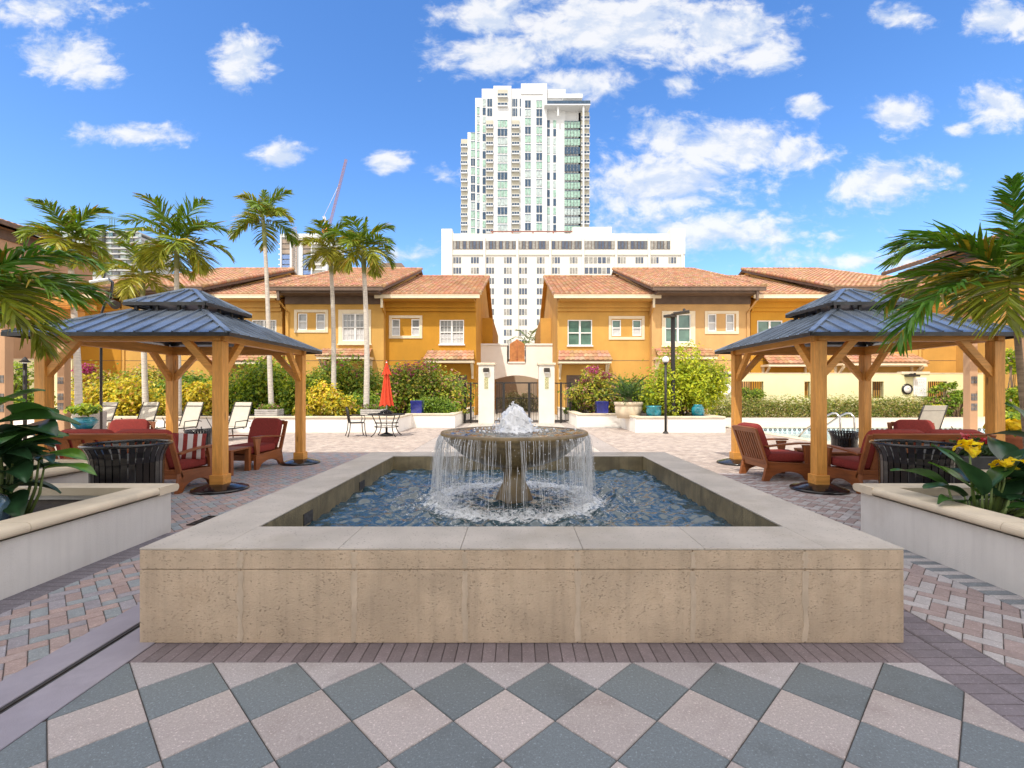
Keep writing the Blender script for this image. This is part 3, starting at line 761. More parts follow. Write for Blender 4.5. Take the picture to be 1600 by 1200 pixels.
# ------------------------------------------------------------------ pool loungers (local: feet toward +Y, back raised at -Y)
def lounger(label,loc,rz,ang):
    t=thing('sun_lounger',label,'sun lounger',loc,rz,'sling sun loungers by the pool'); w=.66
    L=.78; by,bz=-L*math.cos(ang)-.1,.36+L*math.sin(ang)
    m=MB()
    for s in (-1,1): m.tube([(s*w/2,1.05,.34),(s*w/2,-.1,.36)],.017,8); 
    m.tube([(-w/2,1.05,.34),(w/2,1.05,.34)],.015,8); m.tube([(-w/2,-.1,.36),(w/2,-.1,.36)],.013,8)
    m.build('seat_frame',T['bronze'],t)
    m=MB()
    for s in (-1,1): m.tube([(s*w/2,-.1,.36),(s*w/2*.98,(by-.1)/2,(.36+bz)/2+.02),(s*w/2*.94,by,bz)],.017,8)
    m.tube([(-w/2*.95,by*.86,.36+(bz-.36)*.84),(w/2*.95,by*.86,.36+(bz-.36)*.84)],.012,8)
    for s in (-1,1): m.tube([(s*w/2,-.42,.62),(s*w/2,-.62,.30),(s*w/2,-.72,.25)],.011,6)
    m.build('back_frame',T['bronze'],t)
    m=MB(); n=10
    def sheet(pts):
        for a,b in zip(pts[:-1],pts[1:]):
            m.add([(-w/2+.01,a[0],a[1]),(w/2-.01,a[0],a[1]),(w/2-.01,b[0],b[1]),(-w/2+.01,b[0],b[1]),(-w/2+.01,a[0],a[1]-.008),(w/2-.01,a[0],a[1]-.008),(w/2-.01,b[0],b[1]-.008),(-w/2+.01,b[0],b[1]-.008)],[(0,1,2,3),(7,6,5,4),(0,4,5,1),(2,6,7,3),(1,5,6,2),(3,7,4,0)])
    sheet([(1.04,.355),(.7,.335),(.3,.335),(-.1,.365)]); sheet([(-.1,.37),(-.1+(by+.1)*.5,.36+(bz-.36)*.5+.006),(by,bz)])
    m.build('sling',T['sling'],t)
    for sx in (-1,1):
        for y in (.85,-.25):
            m=MB(); m.tube([(sx*w/2,y,.35),(sx*(w/2+.015),y+.06*(1 if y>0 else -1),0)],.016,8); m.build('leg',T['bronze'],t)
    for s in (-1,1):
        m=MB(); m.tube([(s*(w/2+.03),.35,.35),(s*(w/2+.045),.33,.54),(s*(w/2+.045),-.05,.56),(s*(w/2+.02),-.24,.52)],.014,8); m.build('armrest',T['bronze'],t)
    return t
lo=lounger('cream sling lounger with raised back, leftmost, beside the grey square planter',(PX(153,14.2),14.2,0),R(180-14),R(71))
for px,lb,y in ((219,'cream sling lounger with raised back in front of the yellow shrub, second from left',14.3),(289,'cream sling lounger with raised back seen just right of the far left gazebo post',14.3),(366,'cream sling lounger with raised back partly hidden behind the near gazebo post',14.2)):
    dup(lo,loc=(PX(px,y),y,0),label=lb)
dup(lo,loc=(PX(1450,11.0),11.2,0),rz=R(8),label='cream sling lounger seen from behind near the pool on the right')

# ------------------------------------------------------------------ bistro table, chair and closed parasol
tx,ty=PX(604,15.2),15.2
t=thing('bistro_table','round wrought-iron patio table with curved legs under the closed red parasol','table',(tx,ty,0))
m=MB(); m.lathe([(0,.675),(.56,.675),(.585,.68),(.59,.695),(.585,.705),(0,.705)],40); m.build('tabletop',T['iron'],t)
m=MB()
for r,z in ((.36,.42),(.37,.30)):
    m.tube([(r*math.cos(a*math.pi/16),r*math.sin(a*math.pi/16),z) for a in range(33)],.012,6,0,False)
m.build('ring',T['iron'],t)
for k in range(4):
    a=math.pi/4+k*math.pi/2
    P=[(.50,.675),(.44,.55),(.36,.42),(.34,.34),(.36,.22),(.43,.09),(.53,.015)]
    m=MB(); m.tube([(r*math.cos(a),r*math.sin(a),z) for r,z in P],.016,8); m.ball((.53*math.cos(a),.53*math.sin(a),.016),.022,5); m.build('leg',T['iron'],t)
tag((lambda m:(m.lathe([(0,0),(.20,0),(.20,.05),(.10,.09),(.035,.12),(.035,.26),(0,.26)],24),m.build('umbrella_base',T['iron'],loc=(tx,ty,0)))[1])(MB()),'dark iron parasol base under the patio table','umbrella base')
u=thing('parasol','closed orange-red parasol standing through the round iron table','umbrella',(tx,ty,0))
m=MB(); m.tube([(0,0,.12),(0,0,2.38)],.02,10); m.build('pole',T['wframe'],u)
m=MB(); m.ball((0,0,2.40),.028,6); m.build('finial',T['umb'],u)
def furled(zlo,zhi,rlo,rhi,seed):
    m=MB(); n=64; L=16; vs=[];fs=[]
    for i in range(L+1):
        t_=i/L; z=zlo+(zhi-zlo)*t_; r=rlo+(rhi-rlo)*t_**.85
        for k in range(n):
            a=2*math.pi*k/n; f=.80+.20*math.cos(8*a+seed+.9*math.sin(t_*4))+.05*math.sin(3*a+seed)
            zz=z-(.03*math.cos(8*a+seed) if i==0 else 0)
            vs.append((r*f*math.cos(a),r*f*math.sin(a),zz))
    for i in range(L):
        for k in range(n): fs.append((i*n+k,i*n+(k+1)%n,(i+1)*n+(k+1)%n,(i+1)*n+k))
    m.add(vs,fs,0,True); return m
furled(.98,2.34,.245,.03,0.).build('canopy',T['umb'],u); furled(1.97,2.36,.165,.02,1.3).build('vent_flap',T['umb'],u)
t=thing('iron_chair','wrought-iron armchair left of the round patio table','chair',(PX(557,15.1),15.1,0),R(-62))
m=MB(); m.box(-.23,.23,-.22,.22,.42,.445); m.build('seat',T['iron'],t,bevel=.01)
for sx in (-1,1):
    m=MB(); m.tube([(sx*.23,-.22,.43),(sx*.235,-.24,.2),(sx*.25,-.30,0)],.015,6); m.build('leg',T['iron'],t)
    m=MB(); m.tube([(sx*.23,.21,.43),(sx*.235,.22,.2),(sx*.25,.26,0)],.015,6); m.build('leg',T['iron'],t)
    m=MB(); m.tube([(sx*.22,-.26,.66),(sx*.28,.0,.68),(sx*.28,.2,.66),(sx*.25,.22,.55),(sx*.23,.18,.44)],.013,6); m.build('armrest',T['iron'],t)
m=MB()
m.tube([(-.22,-.21,.43),(-.22,-.26,.70),(-.20,-.29,.86),(-.10,-.305,.93),(0,-.31,.945),(.10,-.305,.93),(.20,-.29,.86),(.22,-.26,.70),(.22,-.21,.43)],.015,6)
for k in range(5): x=-.15+k*.075; m.tube([(x,-.215,.46),(x*.8,-.27,.70),(x*.6,-.30,.92)],.007,5)
m.build('backrest',T['iron'],t)
m=MB(); m.lathe([(0,0),(.20,0),(.24,.03),(.22,.05),(.17,.03),(0,.025)],20); m.tube([(-.15,.0,.06),(.05,.03,.10),(.2,.0,.07)],[.04,.05,.03],8); tag(m.build('serving_tray',T['black'],loc=(tx-.02,ty-.1,.706)),'black folded cover lying on the round patio table','cover')

# ------------------------------------------------------------------ planters along the back, both sides
def longplanter(label,pts,h=.49,ct=.56):
    """pts: list of (x0,x1,y0,y1) solid wall runs joined as one L-shaped bed front"""
    t=thing('planter_wall',label,'planter',(pts[0][0],pts[0][2],0))
    m=MB()
    for q in pts: m.box(q[0],q[1],q[2],q[3],0,h)
    m.build('wall',T['white2'],t,world=True)
    m=MB()
    for q in pts:
        e=.04; m.box(q[0]-e*(q[1]-q[0]>q[3]-q[2])*0-(.04 if q[3]-q[2]>q[1]-q[0] else 0),q[1]+(.04 if q[3]-q[2]>q[1]-q[0] else 0),q[2]-(.04 if q[1]-q[0]>q[3]-q[2] else 0),q[3]+(.04 if q[1]-q[0]>q[3]-q[2] else 0),h+.001,ct)
    m.build('coping',T['lime'],t,world=True,bevel=.02)
    return t
yA,yB=16.5,18.75
lp=longplanter('long white planter wall on the left holding hedges and the tall palms',[(-22,-4.12,yA,yA+.25),(-4.37,-4.12,yA+.25,yB),(-4.37,-2.42,yB,yB+.25),(-2.67,-2.42,yB+.25,27.5)])
m=MB(); m.box(-22,-4.37,yA+.25,28.6,.30,.44); m.box(-4.37,-2.67,yB+.25,28.6,.30,.44); m.build('soil',T['soil'],lp,world=True)
rp=longplanter('long white planter wall on the right with pots and the round shrub',[(4.16,7.3,yA,yA+.25),(4.16,4.41,yA+.25,yB),(2.42,4.41,yB,yB+.25),(2.42,2.67,yB+.25,27.5),(7.05,7.3,yA+.25,26.0)])
m=MB(); m.box(4.41,7.05,yA+.25,28.6,.30,.44); m.box(2.67,4.41,yB+.25,28.6,.30,.44); m.build('soil',T['soil'],rp,world=True)

# ------------------------------------------------------------------ entrance gate between the houses
PT=mat('stone_pillar',(.74,.70,.62),.85,.05,2,.2,80)
def pillar(label,px,Y):
    x=PX(px,Y); w=.70; top=PZ(571,Y)
    t=thing('gate_pillar',label,'pillar',(x,Y,0),0,'gate pillars'); 
    m=MB()
    for k in range(16):
        z0=k*.165+.002
        if z0+.16>top: break
        m.box(-w/2,w/2,-w/2,w/2,z0,min(top,z0+.1625))
    m.box(-w/2+.004,w/2-.004,-w/2+.004,w/2-.004,0,top-.003)
    m.build('shaft',PT,t)
    m=MB(); m.box(-w/2-.06,w/2+.06,-w/2-.06,w/2+.06,top+.001,top+.1); m.build('cap',T['lime'],t,bevel=.015)
    l=MB(); l.prism([(-w/2-.15,2.30),(-w/2-.001,2.36),(-w/2-.001,2.5),(-w/2-.15,2.44)],'x',-.13,.13); lm=l.build('wall_lamp',T['bronze'],t)
    l=MB(); l.box(-.10,.10,-w/2-.14,-w/2-.02,2.255,2.30); l.build('lamp_glass',T['blind'],lm)
    m=MB(); m.box(-.085,.085,-w/2-.012,-w/2-.001,1.55,2.08); m.build('mosaic_panel',mat('mosaic',(.42,.40,.22),.5,.6,25),t)
    return t
g1=pillar('cream stone gate pillar with wall lamp, left of the gate',760.5,21.6)
dup(g1,loc=(PX(853.5,21.6),21.6,0),label='cream stone gate pillar with wall lamp, right of the gate')
def railing(label,name,x0,x1,y,zt,step,posts,low=.1):
    t=thing(name,label,'gate' if 'gate' in name else 'fence',((x0+x1)/2,y,0))
    m=MB(); m.box(x0,x1,y-.025,y+.025,zt-.05,zt); m.box(x0,x1,y-.02,y+.02,low,low+.04); m.build('rail',T['iron'],t,world=True)
    m=MB(); n=max(2,int((x1-x0)/step))
    for k in range(1,n): x=x0+(x1-x0)*k/n; m.box(x-.009,x+.009,y-.009,y+.009,low,zt-.05)
    m.build('bars',T['iron'],t,world=True)
    for x in posts:
        m=MB(); m.box(x-.045,x+.045,y-.045,y+.045,0,zt+.02); m.build('post',T['iron'],t,world=True)
    return t
Yg=21.6
gx0,gx1=PX(774,Yg),PX(840,Yg)
t=thing('entrance_gate','black iron entrance gate frame between the two stone pillars','gate',((gx0+gx1)/2,Yg,0))
for x in (PX(787,Yg),PX(827,Yg)): m=MB(); m.box(x-.06,x+.06,Yg-.04,Yg+.04,0,1.86); m.build('post',T['iron'],t,world=True)
m=MB(); m.box(gx0,gx1,Yg-.03,Yg+.03,1.80,1.86); m.build('top_rail',T['iron'],t,world=True)
m=MB()
for xa,xb in ((gx0,PX(787,Yg)),(PX(827,Yg),gx1)):
    for k in range(5): x=xa+(xb-xa)*(k+.5)/5; m.box(x-.01,x+.01,Yg-.01,Yg+.01,.1,1.80)
m.build('bars',T['iron'],t,world=True)
railing('black iron fence panel joining the left gate pillar to the hedge','fence_panel',PX(724,Yg),PX(747,Yg),Yg,1.84,.11,[PX(726,Yg),PX(735.5,Yg)])
railing('black iron fence panel joining the right gate pillar to the bougainvillea','fence_panel',PX(867,Yg),PX(892,Yg),Yg,1.84,.11,[PX(876.5,Yg),PX(891,Yg)])
Yr=30.5
railing('low black railing seen through the archway','low_railing',PX(776,Yr),PX(842,Yr),Yr,PZ(621.5,Yr),.12,[PX(776,Yr),PX(842,Yr)])
# arched white wall between the houses
Ya=33.0
t=thing('arch_wall','white parapet wall with an arched opening between the two orange houses','wall',(0.1,Ya,0))
xl,xr=-2.6,2.75; zt=PZ(540,Ya); zm=PZ(568,Ya); zs=PZ(593,Ya); zc=PZ(586.5,Ya); ax0,ax1=PX(771,Ya),PX(843,Ya); mx0,mx1=PX(792,Ya),PX(822,Ya)
arch=[(ax0+(ax1-ax0)*k/16, zs+(zc-zs)*math.sin(math.pi*k/16)) for k in range(17)]
m=MB(); m.prism([(xl,0),(ax0,0)]+arch+[(ax1,0),(xr,0),(xr,zt),(mx1,zt),(mx1,zm),(mx0,zm),(mx0,zt),(xl,zt)],'y',Ya,Ya+.6); m.build('wall',T['white2'],t,world=True)
m=MB(); m.box(xl,mx0+.06,Ya-.06,Ya+.66,zt+.001,zt+.14); m.box(mx1-.06,xr,Ya-.06,Ya+.66,zt+.001,zt+.14); m.box(mx0+.061,mx1-.061,Ya-.06,Ya+.66,zm+.001,zm+.12); m.build('coping',T['wframe'],t,world=True,bevel=.02)
m=MB(); m.box(-2.6,2.75,40,40.3,0,4.2); tag(m.build('passage_wall',mat('tan_stucco',(.42,.33,.24),.9,.08,1),world=True,loc=(0,40,0)),'tan wall closing the passage behind the archway','wall')
# carved terracotta ornament standing in the parapet gap
t=thing('terracotta_ornament','tall terracotta pointed ornament standing in the gap of the white parapet','ornament',(PX(808,Ya),Ya+.3,zm+.12))
hw=PX(820,Ya)-PX(808,Ya)
pr=[(-hw,0),(hw,0),(hw*1.0,1.15),(hw*.93,1.28),(hw*.55,1.42),(hw*.25,1.50),(0,1.62),(-hw*.25,1.50),(-hw*.55,1.42),(-hw*.93,1.28),(-hw,1.15)]
m=MB(); m.prism(pr,'y',-.12,.12); m.build('panel',mat('burnt_orange',(.46,.185,.06),.7,.2,4),t,bevel=.03)
m=MB(); m.tube([(0,-.125,.05),(0,-.125,1.5)],.02,6); m.ball((.0,-.13,.2),.06,5); m.build('seam',T['terra'],t)
for s in (-1,1):
    m=MB(); m.box(s*(hw+.10)-.06,s*(hw+.10)+.06,-.1,.1,0,1.15); m.build('side_post',T['bronze'],t)
# ------------------------------------------------------------------ townhouses
FY=29.0                                   # main facade plane of the low units
TC=[(.445,.245,.14),(.49,.28,.165),(.40,.215,.12),(.46,.255,.145),(.53,.32,.20)]
def tile_roof(name,e0,e1,r1,r0,parent,pitch=.30,course=.40,amp=.045,step=.035,world=True,pal=TC):
    """barrel tiles on the quad eave e0->e1, ridge r0->r1; each tile is modelled"""
    e0,e1,r0,r1=map(Vector,(e0,e1,r0,r1)); W=(e1-e0).length; L=((r0+r1)/2-(e0+e1)/2).length
    nrm=(e1-e0).cross(r0-e0).normalized()
    if nrm.z<0: nrm=-nrm
    nt_=max(1,round(W/pitch)); nc=max(1,round(L/course)); sub=6
    us=[i/(nt_*sub) for i in range(nt_*sub+1)]
    vs=[];fs=[];cs=[]
    for c in range(nc):
        tc=[tuple(x*random.uniform(.86,1.12) for x in random.choice(pal)) for _ in range(nt_+1)]
        for half,(vv,st) in enumerate(((c/nc,step),((c+1)/nc,.0))):
            for i,u in enumerate(us):
                a=e0.lerp(e1,u); b=r0.lerp(r1,u); p=a.lerp(b,vv)
                ph=2*math.pi*(i%sub)/sub; h=amp*(.5+.5*math.cos(ph))**.7
                vs.append(p+nrm*(h+st)); cs.append(tc[min(nt_-1,(i+sub//2)//sub)])
        o=c*2*len(us); n=len(us)
        for i in range(n-1): fs.append((o+i,o+i+1,o+n+i+1,o+n+i))
        if c:
            q=(c-1)*2*n+n
            for i in range(n-1): fs.append((q+i,q+i+1,o+i+1,o+i))
    # front edge skirt
    n=len(us); k=len(vs)
    for i,u in enumerate(us): vs.append(e0.lerp(e1,u)-nrm*.02); cs.append(pal[2])
    for i in range(n-1): fs.append((k+i,k+i+1,i+1,i))
    m=MB(); m.v=[tuple(p) for p in vs]; m.f=[list(f) for f in fs]; m.m=[0]*len(fs); m.sm=[False]*len(fs); m.c=cs; m.usecol=True
    return m.build(name,T['rtile'],parent,world=world,fixn=False)
def slab(m,quad,th,mat=0):
    q=[Vector(p) for p in quad]; n=(q[1]-q[0]).cross(q[3]-q[0]).normalized()
    if n.z<0: n=-n
    a=q; b=[p-n*th for p in q]; m.add(a+b,[(0,1,2,3),(7,6,5,4),(0,4,5,1),(1,5,6,2),(2,6,7,3),(3,7,4,0)],mat)
def window(parent,x0,x1,z0,z1,y,glass,frame=None,kind='double',blind=0,sill=True,casing=0.):
    """recessed sash window; y = wall face. Returns the window part with its pane as sub-part"""
    m=MB(); f=.055; d=.10
    m.box(x0,x0+f,y-.02,y+d,z0,z1); m.box(x1-f,x1,y-.02,y+d,z0,z1); m.box(x0+f,x1-f,y-.02,y+d,z1-f,z1); m.box(x0+f,x1-f,y-.02,y+d,z0,z0+f)
    zm=(z0+z1)/2
    if kind in('double','grid'):
        xm=(x0+x1)/2; m.box(xm-.055,xm+.055,y-.012,y+d,z0+f,z1-f)
        for a,b in ((x0+f,xm-.055),(xm+.055,x1-f)):
            m.box(a,b,y+.0,y+d,zm-.04,zm+.03)
            if kind=='grid':
                for q in (1,2): xx=a+(b-a)*q/3; m.box(xx-.012,xx+.012,y+.03,y+.06,z0+f,zm-.04); m.box(xx-.012,xx+.012,y+.03,y+.06,zm+.03,z1-f)
                for zz in ((z0+zm)/2,(z1+zm)/2): m.box(a,b,y+.032,y+.058,zz-.012,zz+.012)
    else: m.box(x0+f,x1-f,y,y+d,zm-.03,zm+.03)
    if sill: m.box(x0-.06,x1+.06,y-.09,y-.021,z0-.07,z0+.01)
    w=m.build('window',T['wframe'],parent,world=True)
    g=MB(); g.box(x0+.02,x1-.02,y+.07,y+.09,z0+.02,z1-.02); g.build('pane',glass,w,world=True)
    if blind:
        b=MB(); zb=z0+f+(z1-z0)*blind
        n=int((zb-z0-f)/.05)
        for k in range(n): b.box(x0+f,x1-f,y+.062,y+.068,z0+f+k*.05,z0+f+k*.05+.044)
        b.build('blind',T['blind'],w,world=True)
    return w
def wallbox(m,x0,x1,y0,y1,z0,z1,holes=()):
    """solid house body; front face (y0) has rectangular recesses for the windows"""
    hs=sorted(holes); 
    m.box(x0,x1,y0+.12,y1,z0,z1)
    xs=sorted(set([x0,x1]+[h[0] for h in hs]+[h[1] for h in hs])); zs=sorted(set([z0,z1]+[h[2] for h in hs]+[h[3] for h in hs]))
    for a,b in zip(xs[:-1],xs[1:]):
        run=None
        for c,d in zip(zs[:-1],zs[1:]):
            inside=any(h[0]-1e-6<=a and b<=h[1]+1e-6 and h[2]-1e-6<=c and d<=h[3]+1e-6 for h in hs)
            if inside:
                if run: m.box(a,b,y0,y0+.121,run[0],run[1]); run=None
            else: run=(run[0],d) if run else (c,d)
        if run: m.box(a,b,y0,y0+.121,run[0],run[1])
def awning(parent,x0,x1,y,zt,zb,proj):
    tile_roof('awning_roof',(x0,y-proj,zb),(x1,y-proj,zb),(x1-.12,y-.02,zt),(x0+.12,y-.02,zt),parent,.28,.34)
    m=MB(); m.box(x0+.05,x1-.05,y-proj+.06,y-.01,zb-.17,zb-.035); m.build('awning_fascia',T['gutter'],parent,world=True)
    for xx in (x0+.18,x1-.18):
        m=MB(); m.bar((xx,y-proj+.2,zb-.2),(xx,y-.02,zb-.95),.10,.12); m.box(xx-.06,xx+.06,y-.10,y-.001,zb-1.1,zb-.17); m.build('awning_bracket',T['trim'],parent,world=True)
def townhouse(label,sg,xa,xb,y,ze,ry,rz,wallm,eave,high,wins,awn=None,extra=None,name='townhouse'):
    """sg=-1 left row, +1 mirrored row. xa/xb given for the right side as positive metres from axis"""
    x0,x1=(xa,xb) if sg>0 else (-xb,-xa)
    t=thing(name,label,'townhouse',((x0+x1)/2,y,0),group='orange stucco townhouses')
    by=2*ry-y
    holes=[]
    for (kind,p0,p1,q0,q1,*o) in wins:
        wx0,wx1=PX(p0,y),PX(p1,y); wz0,wz1=PZ(q1,y),PZ(q0,y)
        if kind=='pair':
            s=o[0]; holes+= [(PX(s[0],y),PX(s[1],y),PZ(s[5],y),PZ(s[4],y)),(PX(s[2],y),PX(s[3],y),PZ(s[5],y),PZ(s[4],y))]
        elif kind=='cased':
            s=o[0]; holes.append((PX(s[0],y),PX(s[1],y),PZ(s[3],y),PZ(s[2],y)))
        else: holes.append((wx0,wx1,wz0,wz1))
    m=MB(); wallbox(m,x0,x1,y,by,0,ze-.05,holes)
    slope=(rz-ze)/(ry-(y-eave))
    gz=ze+slope*eave
    m.prism([(y+.125,ze-.049),(by,ze-.049),(ry,rz-.22)],'x',x0+.002,x1-.002)
    m.build('wall',wallm,t,world=True)
    i=0
    for (kind,p0,p1,q0,q1,*o) in wins:
        gl=T['gglass'] if (o and o[-1]=='g') else T['glass']
        if kind=='pair':
            s=o[0]; c=MB(); a0,a1,b0,b1=PX(p0,y),PX(p1,y),PZ(q1,y),PZ(q0,y); f=.17
            c.box(a0,a0+f,y-.05,y-.002,b0,b1); c.box(a1-f,a1,y-.05,y-.002,b0,b1); c.box(a0+f,a1-f,y-.05,y-.002,b1-f,b1); c.box(a0+f,a1-f,y-.05,y-.002,b0,b0+f)
            c.build('window_surround',T['trim'],t,world=True,bevel=.01)
            for u in (0,2): window(t,PX(s[u],y),PX(s[u+1],y),PZ(s[5],y),PZ(s[4],y),y,gl,None,'single',.55,False)
        elif kind=='cased':
            s=o[0]; c=MB(); a0,a1,b0,b1=PX(p0,y),PX(p1,y),PZ(q1,y),PZ(q0,y); w0,w1,v0,v1=PX(s[0],y),PX(s[1],y),PZ(s[3],y),PZ(s[2],y)
            c.box(a0,w0,y-.06,y-.002,b0,b1); c.box(w1,a1,y-.06,y-.002,b0,b1); c.box(w0,w1,y-.06,y-.002,v1,b1); c.box(w0,w1,y-.06,y-.002,b0,v0); c.box(a0-.05,a1+.05,y-.12,y-.061,b0-.06,b0+.03)
            c.build('window_surround',T['trim'],t,world=True,bevel=.01)
            window(t,w0,w1,v0,v1,y,gl,None,'grid' if gl is T['glass'] else 'double',.45 if gl is T['glass'] else 0,False)
        else: window(t,PX(p0,y),PX(p1,y),PZ(q1,y),PZ(q0,y),y,gl,None,'grid' if gl is T['glass'] else 'double',.42 if gl is T['glass'] else 0)
    # roof: tiled front slope, tiled back slope, deck and verge boards
    vo=.30
    ex0,ex1=x0-vo,x1+vo; ey=y-eave
    tile_roof('roof',(ex0,ey,ze+.06),(ex1,ey,ze+.06),(ex1,ry,rz+.06),(ex0,ry,rz+.06),t)
    m=MB()
    slab(m,[(ex0,ey+.02,ze+.0),(ex1,ey+.02,ze+.0),(ex1,ry,rz),(ex0,ry,rz)],.16)
    slab(m,[(ex0,2*ry-ey,ze),(ex1,2*ry-ey,ze),(ex1,ry+.003,rz),(ex0,ry+.003,rz)],.16)
    m.build('roof_deck',T['brown'] if high else wallm,t,world=True)
    m=MB()
    for xx in (ex0,ex1):
        n=int((ry-ey)/.42)
        for k in range(n): 
            f0,f1=k/n,(k+1.08)/n; m.tube([(xx,ey+(ry-ey)*f0,ze+.10+(rz-ze)*f0),(xx,ey+(ry-ey)*f1,ze+.10+(rz-ze)*f1)],[.115,.095],8,0,True,True,tuple(c*random.uniform(.85,1.1) for c in random.choice(TC)))
    n=int((ex1-ex0)/.4)
    for k in range(n): xx=ex0+(ex1-ex0)*k/n; m.tube([(xx,ry,rz+.10),(xx+.42,ry,rz+.10)],[.13,.11],8,0,True,True,tuple(c*random.uniform(.85,1.1) for c in random.choice(TC)))
    m.build('ridge_tiles',T['rtile'],t,world=True)
    m=MB(); gm=T['brown'] if high else T['gutter']
    m.box(ex0,ex1,ey-.11,ey+.0,ze-.20,ze+.01); m.box(ex0+.02,ex1-.02,ey-.13,ey-.112,ze-.02,ze+.015)
    m.build('gutter',gm,t,world=True,bevel=.012)
    m=MB(); m.box(x0+.02,x1-.02,ey+.05,y-.003,ze-.30,ze-.17); 
    if not high: m.box(x0+.01,x1-.01,y-.28,y-.003,ze-.62,ze-.301); m.box(x0+.005,x1-.005,y-.14,y-.003,ze-.82,ze-.621)
    else:
        m.box(x0+.01,x1-.01,y-.10,y-.003,ze-.75,ze-.301)
    m.build('eave_frieze',wallm if not high else T['brown'],t,world=True)
    m=MB(); xd=(x0+.18) if sg<0 else (x1-.18)
    if not high: xd=(x0+.12) if sg<0 else (x1-.12)
    m.box(xd-.06,xd+.06,ey-.06,ey+.06,ze-.75,ze-.19); m.build('scupper',gm,t,world=True); m=MB(); m.bar((xd,ey,ze-.72),(xd,y-.06,ze-1.25),.07,.07); m.box(xd-.035,xd+.035,y-.08,y-.005,.3,ze-1.2); m.build('downspout',wallm,t,world=True)
    m=MB(); zr=PZ(563.5,y); m.box(x0+.01,x1-.01,y-.006,y-.001,zr-.014,zr+.014); m.build('reveal_line',T['brown'],t,world=True)
    if awn:
        for a in awn: awning(t,PX(a[0],y),PX(a[1],y),y,PZ(a[2],y),PZ(a[3],y-1.0),1.0)
    if extra: extra(t,x0,x1,y,by,ze)
    return t
SA=stucco('deep_gold',(.52,.245,.018)); SB=stucco('gold',(.61,.345,.085)); SA2=stucco('amber',(.60,.33,.075)); SB2=stucco('peach',(.60,.355,.14)); SC=stucco('light_gold',(.61,.36,.10)); SC2=stucco('ochre',(.58,.285,.025)); SD=stucco('tan',(.45,.28,.17))
yH=FY-.5
zeL=PZ(461,FY-.9); zeH=PZ(449,yH-1.2)
def ridge(py,ey,ze,sl=.347):  # where a slope from the eave meets the sight line
    Y=(ze-sl*ey-CH)/((HZ-py)/F-sl); return Y,CH+(HZ-py)/F*Y
rL=ridge(434,FY-.9,zeL); rH=ridge(422,yH-1.2,zeH)
def side_block(sg):
    def f(t,x0,x1,y,by,ze):
        m=MB(); xa=x1-.3 if sg<0 else x0-.75; m.box(xa,xa+1.05,y+5.5,by-1,0,PZ(497,y+5.5)); m.build('side_wing',SA if sg<0 else SA2,t,world=True)
        m=MB(); c=x1-.0 if sg<0 else x0; m.box(c-1.9 if sg<0 else c+.55,c-.55 if sg<0 else c+1.9,y-.03,y-.002,.3,2.45); m.build('door',T['brown'],t,world=True)
    return f
townhouse('deep gold stucco townhouse with low tiled roof, left of the gateway',-1,2.44,PX(600,FY)*-1,FY,zeL,rL[0],rL[1],SA,.9,False,
   [('pair',608,660,493,529,(612,625,643,656,499,525)),('plain',687,725,500,538)],[(666,743,548,562)],side_block(-1))
townhouse('gold stucco townhouse with high tiled roof and brown eaves, left of the deep gold one',-1,PX(600,yH)*-1+.02,PX(446,yH)*-1,yH,zeH,rH[0],rH[1],SB,1.2,True,
   [('pair',460,513,484,520,(466,480,494,508,490,516)),('cased',529,580,484,538,(535,575,490,533))],[(503,585,545,556)])
townhouse('pale gold low-roofed townhouse behind the left gazebo',-1,PX(441,FY)*-1,PX(330,FY)*-1,FY,zeL,rL[0],rL[1],SC,.9,False,
   [('plain',394,432,500,538)],[(330,425,551,564)])
townhouse('high-roofed townhouse at far left behind the palms',-1,PX(330,yH)*-1+.02,PX(190,yH)*-1,yH,zeH,rH[0],rH[1],SB,1.2,True,[('plain',225,262,490,530)])
townhouse('low-roofed townhouse at the far left end of the row',-1,PX(189,FY)*-1,PX(60,FY)*-1,FY,zeL,rL[0],rL[1],SA,.9,False,[('plain',110,150,500,538)])
townhouse('amber stucco townhouse with low tiled roof, right of the gateway',1,2.55,PX(1018,FY),FY,zeL,rL[0],rL[1],SA2,.9,False,
   [('plain',887,925,500,540,'g'),('pair',951,1007,494,531,(956,970,988,1002,500,525),'g')],[(870,952,548,563)],side_block(1))
townhouse('peach stucco townhouse with high tiled roof behind the round yellow-green shrub',1,PX(1018,yH)+.02,PX(1172,yH),yH,zeH,rH[0],rH[1],SB2,1.2,True,
   [('cased',1034,1086,486,541,(1039,1079,491,535),'g'),('pair',1101,1154,486,522,(1106,1119,1134,1147,491,518))],[(1020,1112,545,556)])
townhouse('ochre stucco townhouse with low tiled roof behind the right gazebo',1,PX(1173,FY),PX(1290,FY),FY,zeL,rL[0],rL[1],SC2,.9,False,
   [('plain',1183,1222,501,540,'g'),],[(1187,1262,555,568),(1335,1430,555,568)])
townhouse('high-roofed gold townhouse behind the right gazebo roof',1,PX(1290,yH)+.02,PX(1440,yH),yH,zeH,rH[0],rH[1],SC,1.2,True,[('plain',1330,1370,490,530,'g')],[(1300,1428,553,566)])
townhouse('low-roofed townhouse at the far right end of the row',1,PX(1441,FY),PX(1560,FY),FY,zeL,rL[0],rL[1],SA2,.9,False,[])
